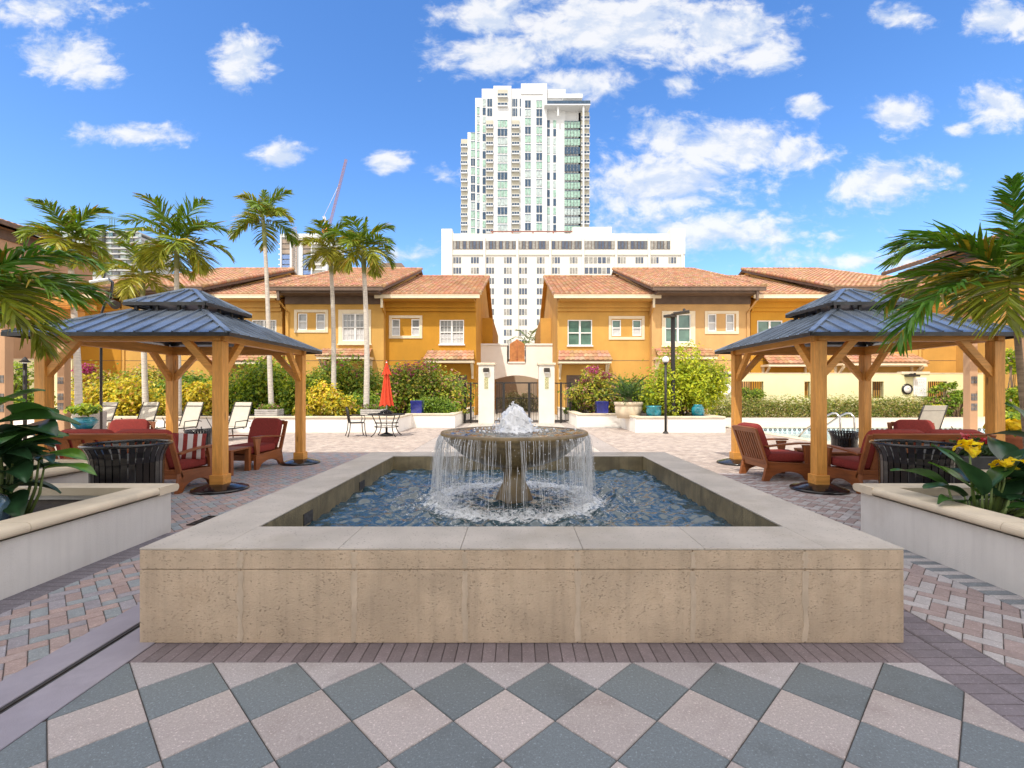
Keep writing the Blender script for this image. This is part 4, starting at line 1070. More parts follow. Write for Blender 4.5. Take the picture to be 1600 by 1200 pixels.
# dark flat-topped roof beyond the left houses
t=thing('roof_lantern','small dark hipped roof block rising beyond the left townhouse ridge','roof',(PX(614,48),48,0))
a0,a1=PX(592,48),PX(637,48); z0,z1=PZ(424,48),PZ(413,48)
m=MB(); m.add([(a0,47,z0),(a1,47,z0),(a1,50,z0),(a0,50,z0),(a0+.5,47.5,z1),(a1-.5,47.5,z1),(a1-.5,49.5,z1),(a0+.5,49.5,z1)],[(0,1,5,4),(1,2,6,5),(2,3,7,6),(3,0,4,7),(4,5,6,7)]); m.build('roof',T['brown'],t,world=True)
m=MB(); m.box(a0+.3,a1-.3,47.3,49.7,0,z0+.01); m.build('wall',SD,t,world=True)
# taller houses closing the court left and right (eaves run toward the viewer)
def sidehouse(label,sg,xe,y0,y1,ze,wallm):
    t=thing('side_house',label,'house',(sg*(xe+5),(y0+y1)/2,0))
    xw=xe+.75; m=MB(); a,b=sorted((sg*xw,sg*(xw+9))); m.box(a,b,y0,y1-.5,0,ze-.1); m.build('wall',wallm,t,world=True)
    e0=(sg*xe,y0,ze); e1=(sg*xe,y1,ze); rz=ze+.33*5; r0=(sg*(xe+5),y0,rz); r1=(sg*(xe+5),y1,rz)
    tile_roof('roof',e0,e1,r1,r0,t)
    m=MB(); slab(m,[(sg*xe,y0,ze-.04),(sg*xe,y1,ze-.04),(sg*(xe+5),y1,rz-.04),(sg*(xe+5),y0,rz-.04)],.15); slab(m,[(sg*(xe+10),y0,ze-.04),(sg*(xe+10),y1,ze-.04),(sg*(xe+5.01),y1,rz-.04),(sg*(xe+5.01),y0,rz-.04)],.15)
    m.prism([(sg*xw,ze-.2),(sg*(xw+8.6),ze-.2),(sg*(xe+5),rz-.2)],'y',y0+.2,y1-.6); m.build('roof_deck',T['brown'],t,world=True)
    m=MB(); a,b=sorted((sg*(xe-.06),sg*(xe+.03))); m.box(a,b,y0,y1,ze-.2,ze+.0); m.build('gutter',T['brown'],t,world=True)
    m=MB(); a,b=sorted((sg*(xw-.08),sg*(xw-.002))); m.box(a,b,y0,y1-.55,ze-.75,ze-.22); m.build('frieze',T['brown'],t,world=True)
    return t
sidehouse('tan house with a long tiled eave closing the court on the left',-1,26.5,20.,31.0,PZ(345,12.3*26.5/13.3),SD)
sidehouse('gold house with a long tiled eave closing the court on the right',1,26.2,20.,33.9,PZ(427,33.9),SC)
# ------------------------------------------------------------------ pergolas at the sides
INS=mat('slate_inset',(.16,.15,.14),.6,.3,10)
def pergola(label,sg,xc,ys,top):
    t=thing('pergola',label,'pergola',(sg*xc,ys[0],0)); w=.20; m0=stucco('pergola_'+('l' if sg<0 else 'r'),(.50,.30,.17))
    for y in ys:
        x=sg*xc
        m=MB(); m.box(x-w/2,x+w/2,y-w/2,y+w/2,0,top); c=m.build('column',m0,t,world=True,bevel=.01)
        i=MB()
        for z in (1.02,1.28,1.72,3.05):
            for dx in (-.042,.042):
                for dz in (-.048,.048): i.box(x+dx-.036,x+dx+.036,y-w/2-.012,y-w/2-.001,z+dz-.042,z+dz+.042)
        i.build('tile_inset',INS,c,world=True)
    m=MB(); a,b=sorted((sg*(xc-.12),sg*(xc+.12))); m.box(a,b,ys[0]-.5,ys[-1]+.5,top+.001,top+.24); m.build('beam',T['woody'],t,world=True,bevel=.01)
    m=MB(); a,b=sorted((sg*(xc+2.3),sg*(xc+2.5))); m.box(a,b,ys[0]-.5,ys[-1]+.5,top+.001,top+.24); m.build('beam',T['woody'],t,world=True,bevel=.01)
    for k in range(9):
        y=ys[0]-.3+(ys[-1]-ys[0]+.6)*k/8; a,b=sorted((sg*(xc-.6),sg*(xc+3.0))); m=MB(); m.box(a,b,y-.035,y+.035,top+.242,top+.40); m.build('rafter',T['woodx'],t,world=True,bevel=.006)
    for y in ys:
        x=sg*(xc+2.4); m=MB(); m.box(x-w/2,x+w/2,y-w/2,y+w/2,0,top); m.build('column',m0,t,world=True,bevel=.01)
    m=MB(); a,b=sorted((sg*(xc+.151),sg*(xc+2.249))); m.box(a,b,ys[0]-.05,ys[0]+.05,1.0,1.14); m.build('rail',T['woodx'],t,world=True)
    return t
pergola('timber pergola on tan stucco columns behind the left gazebo',-1,12.4,[11.5,13.0],3.45)
pergola('timber pergola on tan stucco columns behind the right gazebo',1,11.9,[11.0,12.4],3.45)
# lit facade and loggia on the flanks (single storey wings)
def wing(label,sg,x0,x1,y,h,m_):
    a,b=sorted((sg*x0,sg*x1)); t=thing('house_wing',label,'house',((a+b)/2,y,0))
    m=MB(); m.box(a,b,y,y+4,0,h); m.build('wall',m_,t,world=True)
    tile_roof('roof',(a-.2,y-.5,h+.02),(b+.2,y-.5,h+.02),(b+.2,y+3,h+1.1),(a-.2,y+3,h+1.1),t)
    m=MB(); slab(m,[(a-.2,y-.48,h),(b+.2,y-.48,h),(b+.2,y+3,h+1.08),(a-.2,y+3,h+1.08)],.1); m.build('roof_deck',T['brown'],t,world=True)
    m=MB(); m.box(a-.2,b+.2,y-.6,y-.5,h-.14,h+.02); m.build('gutter',T['gutter'],t,world=True)
    for k in range(2):
        xx=a+(b-a)*(.28+.44*k); window(t,xx-.5,xx+.5,1.1,2.3,y-.105,T['dglass'],None,'double',0)
# floodlights on a bracket left
t=thing('floodlight_pole','black pole with two floodlights behind the left gazebo roof','floodlight',(PX(166,12.0),12.0,0))
x=PX(166,12.0); m=MB(); m.tube([(PX(158,12),12,0),(PX(158,12),12,PZ(492,12)),(PX(164,12),12,PZ(474,12)),(PX(173,12),12,PZ(466,12)),(PX(176,12),12,PZ(440,12))],.03,8); m.build('pole',T['black'],t,world=True)
m=MB(); m.bar((PX(176,12),11.95,PZ(439,12)),(PX(154,12),11.8,PZ(446,12)),.30,.07); m.build('floodlight_head',T['steel'],t,world=True,bevel=.01)
m=MB(); m.tube([(PX(171,12),12,PZ(471,12)),(PX(186,12),11.9,PZ(478,12))],[.07,.11],12); m.build('floodlight_head',T['bronze'],t,world=True)
# ------------------------------------------------------------------ pool court wall on the right
WY=27.3
PW=mat('pale_yellow_stucco',(.72,.68,.40),.85,.05,1,.2,100)
t=thing('pool_wall','pale yellow garden wall behind the pool with barred openings','wall',(PX(1290,WY),WY,0))
zt=PZ(584,WY); ops=[(1158,1193),(1257,1266),(1363,1381),(1450,1480)]
m=MB(); holes=[(PX(a,WY),PX(b,WY),PZ(622,WY),PZ(596,WY)) for a,b in ops]; x0,x1=PX(1108,WY),PX(1560,WY)
xs=sorted([x0,x1]+[h[0] for h in holes]+[h[1] for h in holes])
for a,b in zip(xs[:-1],xs[1:]):
    h=[q for q in holes if abs(q[0]-a)<1e-6]
    if h: m.box(a,b,WY,WY+.25,0,h[0][2]); m.box(a,b,WY,WY+.25,h[0][3],zt)
    else: m.box(a,b,WY,WY+.25,0,zt)
m.build('wall',PW,t,world=True)
m=MB(); 
for a,b in ((1112,1150),(1408,1452)): m.box(PX(a,WY),PX(b,WY),WY-.06,WY+.31,zt-.02,zt+.12)
for a,b in ((1108,1111.8),(1150.2,1407.8),(1452.2,1560)): m.box(PX(a,WY),PX(b,WY),WY-.03,WY+.28,zt+.001,zt+.05)
m.build('coping',T['lime'],t,world=True,bevel=.01)
for h in holes:
    m=MB(); n=max(2,int((h[1]-h[0])/.12))
    for k in range(n+1): xx=h[0]+(h[1]-h[0])*k/n; m.box(xx-.014,xx+.014,WY+.11,WY+.14,h[2],h[3])
    m.build('window_bars',T['iron'],t,world=True)
def wlamp(px,py,label):
    t=thing('wall_light',label,'wall light',(PX(px,WY),WY-.2,PZ(py,WY)))
    m=MB(); m.box(-.32,.32,-.18,.18,-.07,.05); m.box(-.05,.05,.0,.198,-.05,.12); m.build('housing',T['iron'],t,bevel=.02)
    m=MB(); m.ball((.12,-.02,.09),.07,6); m.build('sensor',T['black'],t)
wlamp(1130.5,587,'black wall light above the white life ring'); wlamp(1421,587,'black wall light above the pool clock')
m=MB(); m.tube([(.30*math.cos(a*math.pi/18),0,.30*math.sin(a*math.pi/18)) for a in range(37)],.085,10,0,False); tag(m.build('life_ring',T['wframe'],loc=(PX(1131,WY),WY-.09,PZ(608.5,WY))),'white life ring hanging on the yellow pool wall','life ring')
t=thing('wall_clock','round white wall clock with black rim on the yellow pool wall','clock',(PX(1416.5,WY),WY-.05,PZ(608,WY)))
m=MB(); m.tube([(.26*math.cos(a*math.pi/18),0,.26*math.sin(a*math.pi/18)) for a in range(37)],.055,8,0,False); m.build('rim',T['black'],t)
m=MB(); m.lathe([(0,0),(.25,0),(.25,.02),(0,.02)],28); o=m.build('dial',T['wframe'],t); o.rotation_euler=(R(90),0,0)
m=MB(); m.bar((0,-.03,0),(.10,-.03,.09),.014,.008); m.bar((0,-.03,0),(.0,-.03,.18),.010,.008); m.build('hands',T['black'],t)
t=thing('notice_board','white notice board with lines of small print beside the clock','sign',(PX(1436.5,WY),WY-.02,PZ(604.5,WY)))
hw=PX(1446.5,WY)-PX(1436.5,WY); hh=PZ(590,WY)-PZ(604.5,WY); m=MB(); m.box(-hw,hw,-.03,.018,-hh,hh); m.build('panel',T['wframe'],t)
m=MB()
for k in range(11):
    z=hh-.12-k*.082; a=-hw+.08+(.0 if k else .12); 
    for q in range(6):
        w_=random.uniform(.05,.10); 
        if a+w_<hw-.06: m.box(a,a+w_,-.034,-.031,z-.012,z+.012); a+=w_+.03
m.build('print_lines',mat('print_grey',(.28,.28,.33),.7,.2,5),t)
GY_=25.0
t=thing('garden_wall','pale yellow garden wall with a barred opening beyond the left pergola','wall',(PX(30,GY_),GY_,0))
x0,x1,h0,h1=PX(-120,GY_),PX(112,GY_),PX(22,GY_),PX(46,GY_); zt=PZ(562,GY_)
m=MB(); m.box(x0,h0,GY_,GY_+.25,0,zt); m.box(h1,x1,GY_,GY_+.25,0,zt); m.box(h0,h1,GY_,GY_+.25,0,PZ(630,GY_)); m.box(h0,h1,GY_,GY_+.25,PZ(592,GY_),zt); m.build('wall',PW,t,world=True)
m=MB(); m.box(x0,x1,GY_-.03,GY_+.28,zt+.001,zt+.05); m.build('coping',T['lime'],t,world=True)
m=MB()
for k in range(8): xx=h0+(h1-h0)*k/7; m.box(xx-.014,xx+.014,GY_+.11,GY_+.14,PZ(630,GY_),PZ(592,GY_))
m.build('window_bars',T['iron'],t,world=True)
# pool handrails
t=thing('pool_ladder','pair of curved stainless pool handrails behind the small black bin','handrail',(PX(1310,13.2),13.2,0))
for p0,p1,p2 in ((1289,1306,1310),(1313,1328,1332)):
    Y=13.3; m=MB(); zz=PZ(646,Y); xa,xb,xc=PX(p0,Y),PX(p1,Y),PX(p2,Y)
    m.tube([(xa-.05,Y+1.2,.0),(xa,Y+.9,.28),(xb-.10,Y+.25,zz-.08),(xb-.04,Y+.1,zz),(xb+.02,Y,zz),(xc-.01,Y-.08,zz-.10),(xc,Y-.1,0)],.026,10); m.build('rail',T['steel'],t,world=True)
# lamps on poles
t=thing('globe_lamp','slim dark lamp post with a small clear globe in front of the right planter','lamp post',(PX(1040,16.1),16.1,0)); zg=PZ(562,16.1)
m=MB(); m.tube([(0,0,0),(0,0,zg-.1)],.042,10); m.lathe([(0,0),(.10,0),(.10,.03),(.05,.08),(0,.08)],12); m.build('post',T['iron'],t)
m=MB(); m.lathe([(.05,zg-.16),(.08,zg-.1),(.06,zg-.06)],12); m.build('collar',T['iron'],t)
gm=mat('clear_globe',(.85,.87,.88),.08,.05,3,spec=.8); m=MB(); m.ball((0,0,zg),.115,8); m.build('globe',gm,t)
Yp=17.4; t=thing('area_light','tall dark area-light pole with two flat heads above the round shrub','light pole',(PX(1051.5,Yp),Yp,0)); zp=PZ(490,Yp)
m=MB(); m.box(-.062,.062,-.062,.062,.3,zp); m.build('pole',T['iron'],t,bevel=.01)
m=MB(); m.bar((.0,-.05,zp-.02),(.52,-.25,zp+.03),.28,.09); m.ball((.34,-.2,zp+.10),.055,5); m.build('lamp_head',T['bronze'],t,bevel=.01)
m=MB(); m.bar((.0,-.05,zp-.12),(-.34,-.35,zp-.14),.28,.09); m.build('lamp_head',T['bronze'],t,bevel=.01)
Yq=13.6; t=thing('garden_lamp','dark garden lamp post with a small hat seen left of the left gazebo','lamp post',(PX(39,Yq),Yq,0)); zq=PZ(566,Yq)
m=MB(); m.tube([(0,0,0),(0,0,zq)],.045,10); m.bar((0,0,zq-.15),(-.28,0,zq-.22),.02); m.build('post',T['iron'],t)
m=MB(); m.lathe([(.0,zq+.16),(.03,zq+.14),(.08,zq+.05),(.13,zq+.02),(.12,zq+.0),(0,zq)],14); m.build('lamp_hat',T['iron'],t)
m=MB(); m.lathe([(.035,zq-.04),(.07,zq-.02),(.07,zq+.0),(.03,zq+.0)],12); m.build('globe',gm,t)

# ------------------------------------------------------------------ distant towers
HYd=130.
HW=mat('hotel_white',(.66,.635,.575),.8,.03,.05); TWm=mat('tower_white',(.585,.60,.605),.8,.02,.05)
WG=[glassy('hotel_glass_a',(.10,.11,.12)),glassy('hotel_glass_b',(.26,.25,.22)),glassy('hotel_glass_c',(.05,.07,.11))]
t=thing('hotel','long white slab hotel with rows of triple windows behind the gateway','hotel',(PX(880,HYd),HYd,0))
m=MB(); X=lambda p:PX(p,HYd); Zp=lambda p:PZ(p,HYd)
m.box(X(690),X(1070),HYd,HYd+18,0,Zp(365)); m.box(X(690),X(706.5),HYd-.3,HYd+18,0,Zp(358)); m.box(X(1047),X(1070),HYd-.3,HYd+18,Zp(397),Zp(358)); m.box(X(895),X(956),HYd+.3,HYd+10,Zp(366),Zp(354))
m.build('wall',HW,t,world=True)
m=MB(); m.box(X(766),X(900),HYd+1,HYd+1.3,Zp(360.3),Zp(358.8)); 
for p in (768,800,832,864,898): m.box(X(p),X(p)+.35,HYd+.9,HYd+1.3,Zp(365),Zp(360.3))
m.build('roof_rail',mat('rust_rail',(.25,.10,.07),.7,.2,2),t,world=True)
m=MB()
for k in range(8): p=705.5+k*51.4; m.box(X(p-1.6),X(p+1.6),HYd-.45,HYd-.003,0,Zp(371))
for k in range(7): p=705.5+k*51.4; m.box(X(p+2),X(p+49.4),HYd-.35,HYd-.003,Zp(398.5),Zp(396.5))
m.build('pilasters',HW,t,world=True)
def paned(parent,x0,x1,z0,z1,y,n,gl,gap=.12,mats=None):
    m=MB(); w=(x1-x0)/n
    for k in range(n):
        mi=random.randrange(3); m.box(x0+k*w+gap/2*w,x0+(k+1)*w-gap/2*w,y-.06,y+.06,z0,z1,mi)
    return m.build('window',mats or WG,parent,world=True)
for k in range(7):
    p=705.5+k*51.4; m=MB(); m.box(X(p+2.2),X(p+49),HYd-.05,HYd-.003,Zp(389.5),Zp(376.5)); m.build('window_recess',T['brown'],t,world=True)
    paned(t,X(p+2.4),X(p+48.8),Zp(389.3),Zp(376.8),HYd-.08,9,0,.22)
stuff=MB()
for r in range(12):
    for k in range(7):
        for off in (8.5,36.0):
            p=699.5+k*51.4+off; q=402+r*16.15
            if k==4 and r<9:
                if off==8.5: paned(t,X(913),X(954),Zp(q+9.4),Zp(q),HYd-.02,6,0,.2) if r<2 else None
                continue
            vis=(r<2) or (760<p<850 and r<9)
            if vis: paned(t,X(p),X(p+13),Zp(q+9.4),Zp(q),HYd-.02,3,0,.22)
            else:
                for j in range(3): stuff.box(X(p+j*4.35+.5),X(p+(j+1)*4.35-.5),HYd-.06,HYd+.06,Zp(q+9.4),Zp(q))
o=stuff.build('window_rows',WG[0],t,world=True); o['kind']='stuff'
# glass-and-white residential tower
TY=180.
t=thing('residential_tower','tall white high-rise with stepped top and mint glass balconies rising behind the hotel','high-rise',(PX(820,TY),TY,0))
X=lambda p:PX(p,TY); Zp=lambda p:PZ(p,TY)
m=MB()
def mass(p0,p1,top,dy,bot=380): m.box(X(p0),X(p1),TY+dy,TY+30,Zp(bot),Zp(top))
mass(730,742.5,204,1.2); mass(742.3,753.2,151,.8); mass(752.6,814,137,.6); mass(771,799,134,.0); mass(814,854.5,132,-.6); mass(854.2,884,137,.9); mass(853.5,909,152,1.6); mass(854.2,882,186,.3)
m.build('wall',TWm,t,world=True)
m=MB(); m.box(X(814),X(848),TY-.9,TY-.63,Zp(149),Zp(137)); m.box(X(855),X(882),TY+.5,TY+.87,Zp(152),Zp(139)); m.build('plant_screen',mat('grey_louver',(.60,.60,.60),.7,.1,.3),t,world=True)
GL=[glassy('tower_mint',(.27,.41,.345),.35,.2),glassy('tower_pale',(.36,.43,.425),.35,.2),glassy('tower_dark',(.045,.08,.13),.3,.2)]
fp=13.62; top=187.5
cols=[('735',735,742.2,1.1,204,2),('747',744.6,749.2,.7,165,1),('785',777.2,793,-.1,187,3),('825',820,829.5,-.7,158,2),('842',837.6,847.2,-.7,158,2),('894',881.5,907,.6,187,5)]
cnt=0
for nm,p0,p1,dy,y0,n in cols:
    q=y0
    while q<362:
        gl=random.choices(GL,[.42,.30,.28] if nm not in('785','894') else [.58,.26,.16])[0]
        m=MB(); w=(X(p1)-X(p0))/n
        for k in range(n): m.box(X(p0)+k*w+.12,X(p0)+(k+1)*w-.12,TY+dy-.10,TY+dy+.05,Zp(q+11.6),Zp(q+1.9)); m.box(X(p0)+k*w+.05,X(p0)+(k+1)*w-.05,TY+dy-.06,TY+dy+.05,Zp(q+1.9),Zp(q+.7),1)  # dark strip over each pane paints in the overhang shadow
        if cnt<100: m.build('window',[gl,GL[2]],t,world=True)
        cnt+=1
        q+=fp
m=MB()
for p0,p1,dy in ((754,758.6,.5),(855,859,.2),(864.6,868.8,.2)):
    q=187 if p0>800 else 153
    while q<362: m.box(X(p0),X(p1),TY+dy-.08,TY+dy+.05,Zp(q+11.5),Zp(q+.5),random.randrange(3)); q+=fp
o=m.build('narrow_windows',GL,t,world=True); o['kind']='stuff'
for p0,p1 in ((761.3,764.8),(765.4,768.8),(800.6,802.6),(803.2,805.2),(806,808.2),(812.2,814)):
    for q in (153,168): m=MB(); m.box(X(p0),X(p1),TY+.5,TY+.62,Zp(q+12),Zp(q)); m.build('top_window',GL[2],t,world=True)
SH=mat('balcony_soffit',(.46,.44,.36),.9,.05,.2)
def balcony(p0,p1,dy,q,depth=1.6):
    m=MB(); m.box(X(p0),X(p1),TY+dy-.05-depth*.0,TY+dy+.02,Zp(q+11.8),Zp(q),1)       # dark recess back wall
    m.box(X(p0),X(p1),TY+dy-.9,TY+dy-.06,Zp(q+13.5),Zp(q+11.8),0)
    for k in range(4): xx=X(p0)+(X(p1)-X(p0))*k/3; m.box(xx-.06,xx+.06,TY+dy-.95,TY+dy-.85,Zp(q+11.8),Zp(q+8),0)
    m.box(X(p0),X(p1),TY+dy-.95,TY+dy-.85,Zp(q+8.3),Zp(q+7.8),0)
    m.box(X(p0)+.1,X(p1)-.1,TY+dy-.84,TY+dy-.80,Zp(q+11.8),Zp(q+8.3),2)
    return m.build('balcony',[TWm,SH,GL[2]],t,world=True)
for p0,p1,dy,q0 in ((719.6,730,1.5,215),(759.5,770.6,.45,187),(799.6,811.6,.45,187),(908,921.5,1.0,173)):
    q=q0
    while q<360: balcony(p0,p1,dy,q); q+=fp
balcony(777.5,793.3,-.05,140,1); balcony(777.5,793.3,-.05,154.5,1)
m=MB(); m.box(X(720),X(731),TY+1.5,TY+20,Zp(380),Zp(214)); m.box(X(905),X(919),TY+1.6,TY+20,Zp(380),Zp(172)); m.build('balcony_core',SH,t,world=True)
m=MB(); m.box(X(850),X(920.5),TY-3,TY+10,Zp(171.5),Zp(169.8)); m.box(X(879),X(909),TY-2,TY+8,Zp(158),Zp(151.5)); m.box(X(909),X(911.5),TY-2.5,TY-2,Zp(380),Zp(171.5)); m.box(X(870),X(872.5),TY-2.2,TY-1.8,Zp(186),Zp(171.5)); m.build('terrace_slab',TWm,t,world=True)
m=MB(); m.box(X(854),X(920.5),TY-2.95,TY-2.85,Zp(169.8),Zp(164.5)); m.build('terrace_glass',GL[2],t,world=True)
# distant unfinished tower with tower crane
DY=260.
t=thing('unfinished_tower','distant white tower under construction with blue glass below bare floors','high-rise',(PX(474,DY),DY,0))
X=lambda p:PX(p,DY); Zp=lambda p:PZ(p,DY)
m=MB(); m.box(X(440),X(512),DY+1,DY+25,0,Zp(367)); m.box(X(438),X(513),DY-.5,DY+26,Zp(371),Zp(368)); m.box(X(440),X(512),DY,DY+25,Zp(367),Zp(365))
for p0,p1 in ((438.6,440.6),(453.6,458),(466,473.5),(486.4,488.2),(504,512)): m.box(X(p0),X(p1),DY-.6,DY+1,0,Zp(366))
m.build('frame',TWm,t,world=True)
bg=glassy('blue_curtain_glass',(.12,.20,.40))
for r in range(8):
    q=374+r*8.1
    for p0,p1 in ((440.8,453.4),(473.7,486.2)):
        m=MB(); m.box(X(p0),X(p1),DY-.1,DY+1.1,Zp(q+6.2),Zp(q)); m.build('window',bg if r>2 else mat('bare_floor',(.30,.24,.19),.9,.3,.2) if r==0 else (bpy.data.materials['bare_floor'] if r<3 else bg),t,world=True)
    m=MB(); m.box(X(435.5),X(440),DY-.5,DY+6,Zp(q+8),Zp(q+6.6)); m.build('balcony_slab',HW,t,world=True); m=MB(); m.box(X(488.4),X(509),DY-1.2,DY+6,Zp(q+8),Zp(q+6.4)); m.build('floor_slab',HW,t,world=True)
m=MB()
for k in range(26): z=Zp(430)+k*1.0; m.bar((X(458.5),DY-1.6,z),(X(465.5),DY-1.6,z+.9),.28)
for p in (458.5,465.5): m.bar((X(p),DY-1.6,0),(X(p),DY-1.6,Zp(362)),.32)
m.build('hoist_mast',mat('hoist_steel',(.35,.27,.22),.7,.2,1),t,world=True)
def lattice(m,a,b,w,n):
    a=Vector(a);b=Vector(b); d=(b-a).normalized(); s=d.cross(Vector((0,1,0))).normalized()*w/2; f=Vector((0,w/2,0))
    for o in (s+f,s-f,-s+f,-s-f): m.bar(a+o,b+o,w*.16)
    for k in range(n):
        p=a.lerp(b,k/n); q=a.lerp(b,(k+1)/n); g=1 if k%2 else -1
        m.bar(p+s*g-f,q-s*g-f,w*.11); m.bar(p+s-f,p-s-f,w*.11)
CY=275.
X=lambda p:PX(p,CY); Zp=lambda p:PZ(p,CY)
t=thing('tower_crane','luffing tower crane with a long raised red lattice jib above the distant tower','crane',(X(512),CY,0))
m=MB(); lattice(m,(X(512),CY,0),(X(512),CY,Zp(362)),1.9,40); m.build('mast',mat('crane_cream',(.62,.52,.36),.7,.1,1),t,world=True)
m=MB(); m.box(X(507),X(516),CY-1.5,CY+1.5,Zp(366),Zp(360)); m.box(X(509),X(513),CY-1.2,CY+1.2,Zp(360),Zp(354)); m.box(X(504),X(508),CY-1,CY+1,Zp(364),Zp(359)); m.build('slewing_cab',mat('crane_orange',(.75,.25,.07),.6,.1,1),t,world=True)
m=MB(); lattice(m,(X(514),CY,Zp(357)),(X(541),CY,Zp(249)),1.0,44); m.build('jib',mat('crane_red',(.27,.13,.11),.7,.1,1),t,world=True)
m=MB(); lattice(m,(X(511),CY,Zp(355)),(X(506),CY,Zp(338)),1.0,8); m.tube([(X(506),CY,Zp(338)),(X(530),CY,Zp(288))],.09,4); m.build('a_frame',T['gutter'],t,world=True)
m=MB(); m.box(X(515),X(520),CY-1,CY+1,Zp(362),Zp(357)); m.build('counterweight',T['dmetal'],t,world=True)
EY=300.
X=lambda p:PX(p,EY); Zp=lambda p:PZ(p,EY)
t=thing('grey_tower','distant grey building under construction showing between the left palms','high-rise',(X(160),EY,0))
m=MB(); m.box(X(30),X(215),EY+1,EY+30,0,Zp(368)); m.build('core',mat('raw_concrete',(.42,.42,.42),.9,.1,.1),t,world=True)
for r in range(8):
    q=362+r*8.5; m=MB(); m.box(X(28+r*0),X(217),EY-1,EY+30,Zp(q+2),Zp(q)); m.build('floor_slab',bpy.data.materials['raw_concrete'],t,world=True)
    m=MB()
    for k in range(16): p=40+k*11.4; m.box(X(p),X(p+8),EY+.2,EY+1.1,Zp(q+7.6),Zp(q+2.8),k%2)
    m.build('window_row',[WG[0],GL[1]],t,world=True)
m=MB()
for p in (165,): m.box(X(p-2),X(p+2),EY-1.6,EY-1,0,Zp(356))
m.build('hoist_mast',T['dmetal'],t,world=True)
t=thing('flat_crane','distant teal flat-top crane above the grey building at left','crane',(X(175),EY,0)); cm=mat('crane_teal',(.12,.24,.30),.7,.1,1)
m=MB(); lattice(m,(X(175),EY,Zp(372)),(X(175),EY,Zp(341)),1.8,12); m.build('mast',cm,t,world=True)
m=MB(); lattice(m,(X(150),EY,Zp(339)),(X(175),EY,Zp(340)),1.2,10); lattice(m,(X(175),EY,Zp(340)),(X(210),EY,Zp(350)),1.2,16); m.build('jib',cm,t,world=True)
# ------------------------------------------------------------------ unseen building inferred from its shade; raised and narrowed to let sky light in
t=thing('apartment_wing','unseen apartment wing behind the viewer, raised on columns to admit sky light','building',(0,-5.0,0))
sky_h=18.1; bw=stucco('block',(.66,.56,.43))
m=MB(); m.box(-16,9.8,-7.5,-3.7,7.6,sky_h); m.build('wall',bw,t,world=True)
for r in range(3):
    m=MB()
    for k in range(6): xx=-14.5+k*4.2; m.box(xx,xx+1.6,-3.72,-3.64,8.6+r*3.2,10.3+r*3.2)
    m.build('window_row',T['dglass'],t,world=True)
for xx in (-15.6,-7.3,1.2,9.4):
    m=MB(); m.box(xx-.35,xx+.35,-6.2,-5.5,0,7.6); m.build('column',bw,t,world=True)
# ------------------------------------------------------------------ vegetation
T['leaf']=leafmat('leaf'); T['gloss']=leafmat('glossy_leaf',rough=.28,tr=.18,spec=.5); T['petal']=leafmat('petal',rough=.6,tr=.35,spec=.2); T['frond']=leafmat('frond',rough=.38,tr=.22)
T['trunk2']=mat('brown_palm_trunk',(.30,.22,.15),.9,.3,4,.6,40,map=(1,1,9),dirt=((.12,.08,.05),9.,.6))
T['trunk']=mat('pale_palm_trunk',(.58,.53,.46),.9,.14,4,.4,40,map=(1,1,7),dirt=((.26,.22,.18),7.,.45))
T['bark']=mat('brown_bark',(.16,.11,.075),.95,.3,6,.6,40)
def nrm(a): return a/np.maximum(1e-9,np.linalg.norm(a,axis=1,keepdims=True))
def leafcloud(n,blobs,size,pal,asp=.55,shell=.55,up=.35,var=.22,zmin=None,seed=0,curl=.18):
    """n leaves scattered through ellipsoidal clumps; each leaf is a folded 4-vertex blade"""
    r=np.random.default_rng(seed+1); B=np.array(blobs,float); vol=B[:,3]*B[:,4]*B[:,5]; k=r.choice(len(B),n,p=(vol**.75)/(vol**.75).sum())
    d=nrm(r.normal(size=(n,3))); rad=np.where(r.random(n)<shell,r.uniform(.78,1.08,n),r.random(n)**.45); rad=np.where(r.random(n)<.07,r.uniform(1.05,1.38,n),rad)
    # ragged surface: low-frequency bumps
    bump=1+.20*np.sin(d[:,0]*5+k)+.18*np.sin(d[:,2]*7+2*k)*np.cos(d[:,1]*6)+.10*np.sin(d[:,0]*13+d[:,2]*11+3*k)
    p=B[k,:3]+d*(rad*bump)[:,None]*B[k,3:6]
    if zmin is not None: p[:,2]=np.where(p[:,2]<zmin,zmin+r.random(n)*.15,p[:,2])
    nn=nrm(d*.75+np.array([-.05,-.30,up+.15])+r.normal(size=(n,3))*.42); ax=nrm(np.cross(nn,r.normal(size=(n,3)))); ay=np.cross(nn,ax)
    L=size*r.uniform(.6,1.3,n)[:,None]; W=L*asp
    v=np.stack([p-ax*L*.5,p+ay*W*.5+nn*L*curl*.5,p+ax*L*.5-nn*L*curl,p-ay*W*.5+nn*L*curl*.5],1).reshape(-1,3)
    q=np.arange(n*4).reshape(n,4)
    P=np.array([c[:3] for c in pal]); wts=np.array([c[3] if len(c)>3 else 1 for c in pal],float); ci=r.choice(len(P),n,p=wts/wts.sum())
    # neighbouring leaves share a tone so the crown shows natural colour patches
    patch=np.sin(p[:,0]*3.1+seed)+np.sin(p[:,2]*3.7+seed*2)+np.sin(p[:,1]*2.9)
    col=P[ci]*(1+r.uniform(-var,var,n)+.07*patch)[:,None]
    return v,q,np.repeat(np.clip(col,0.002,1),4,0)
GREEN=[(.16,.27,.022,3),(.25,.36,.03,2),(.10,.19,.022,1.6),(.38,.43,.04,1.2)]
YEL=[(.70,.56,.035,3),(.58,.51,.04,2),(.32,.38,.03,1.6),(.78,.60,.08,.8),(.56,.33,.10,.6)]
LIME=[(.40,.47,.02,3),(.54,.57,.03,2),(.24,.35,.02,1.7),(.66,.65,.05,.7)]
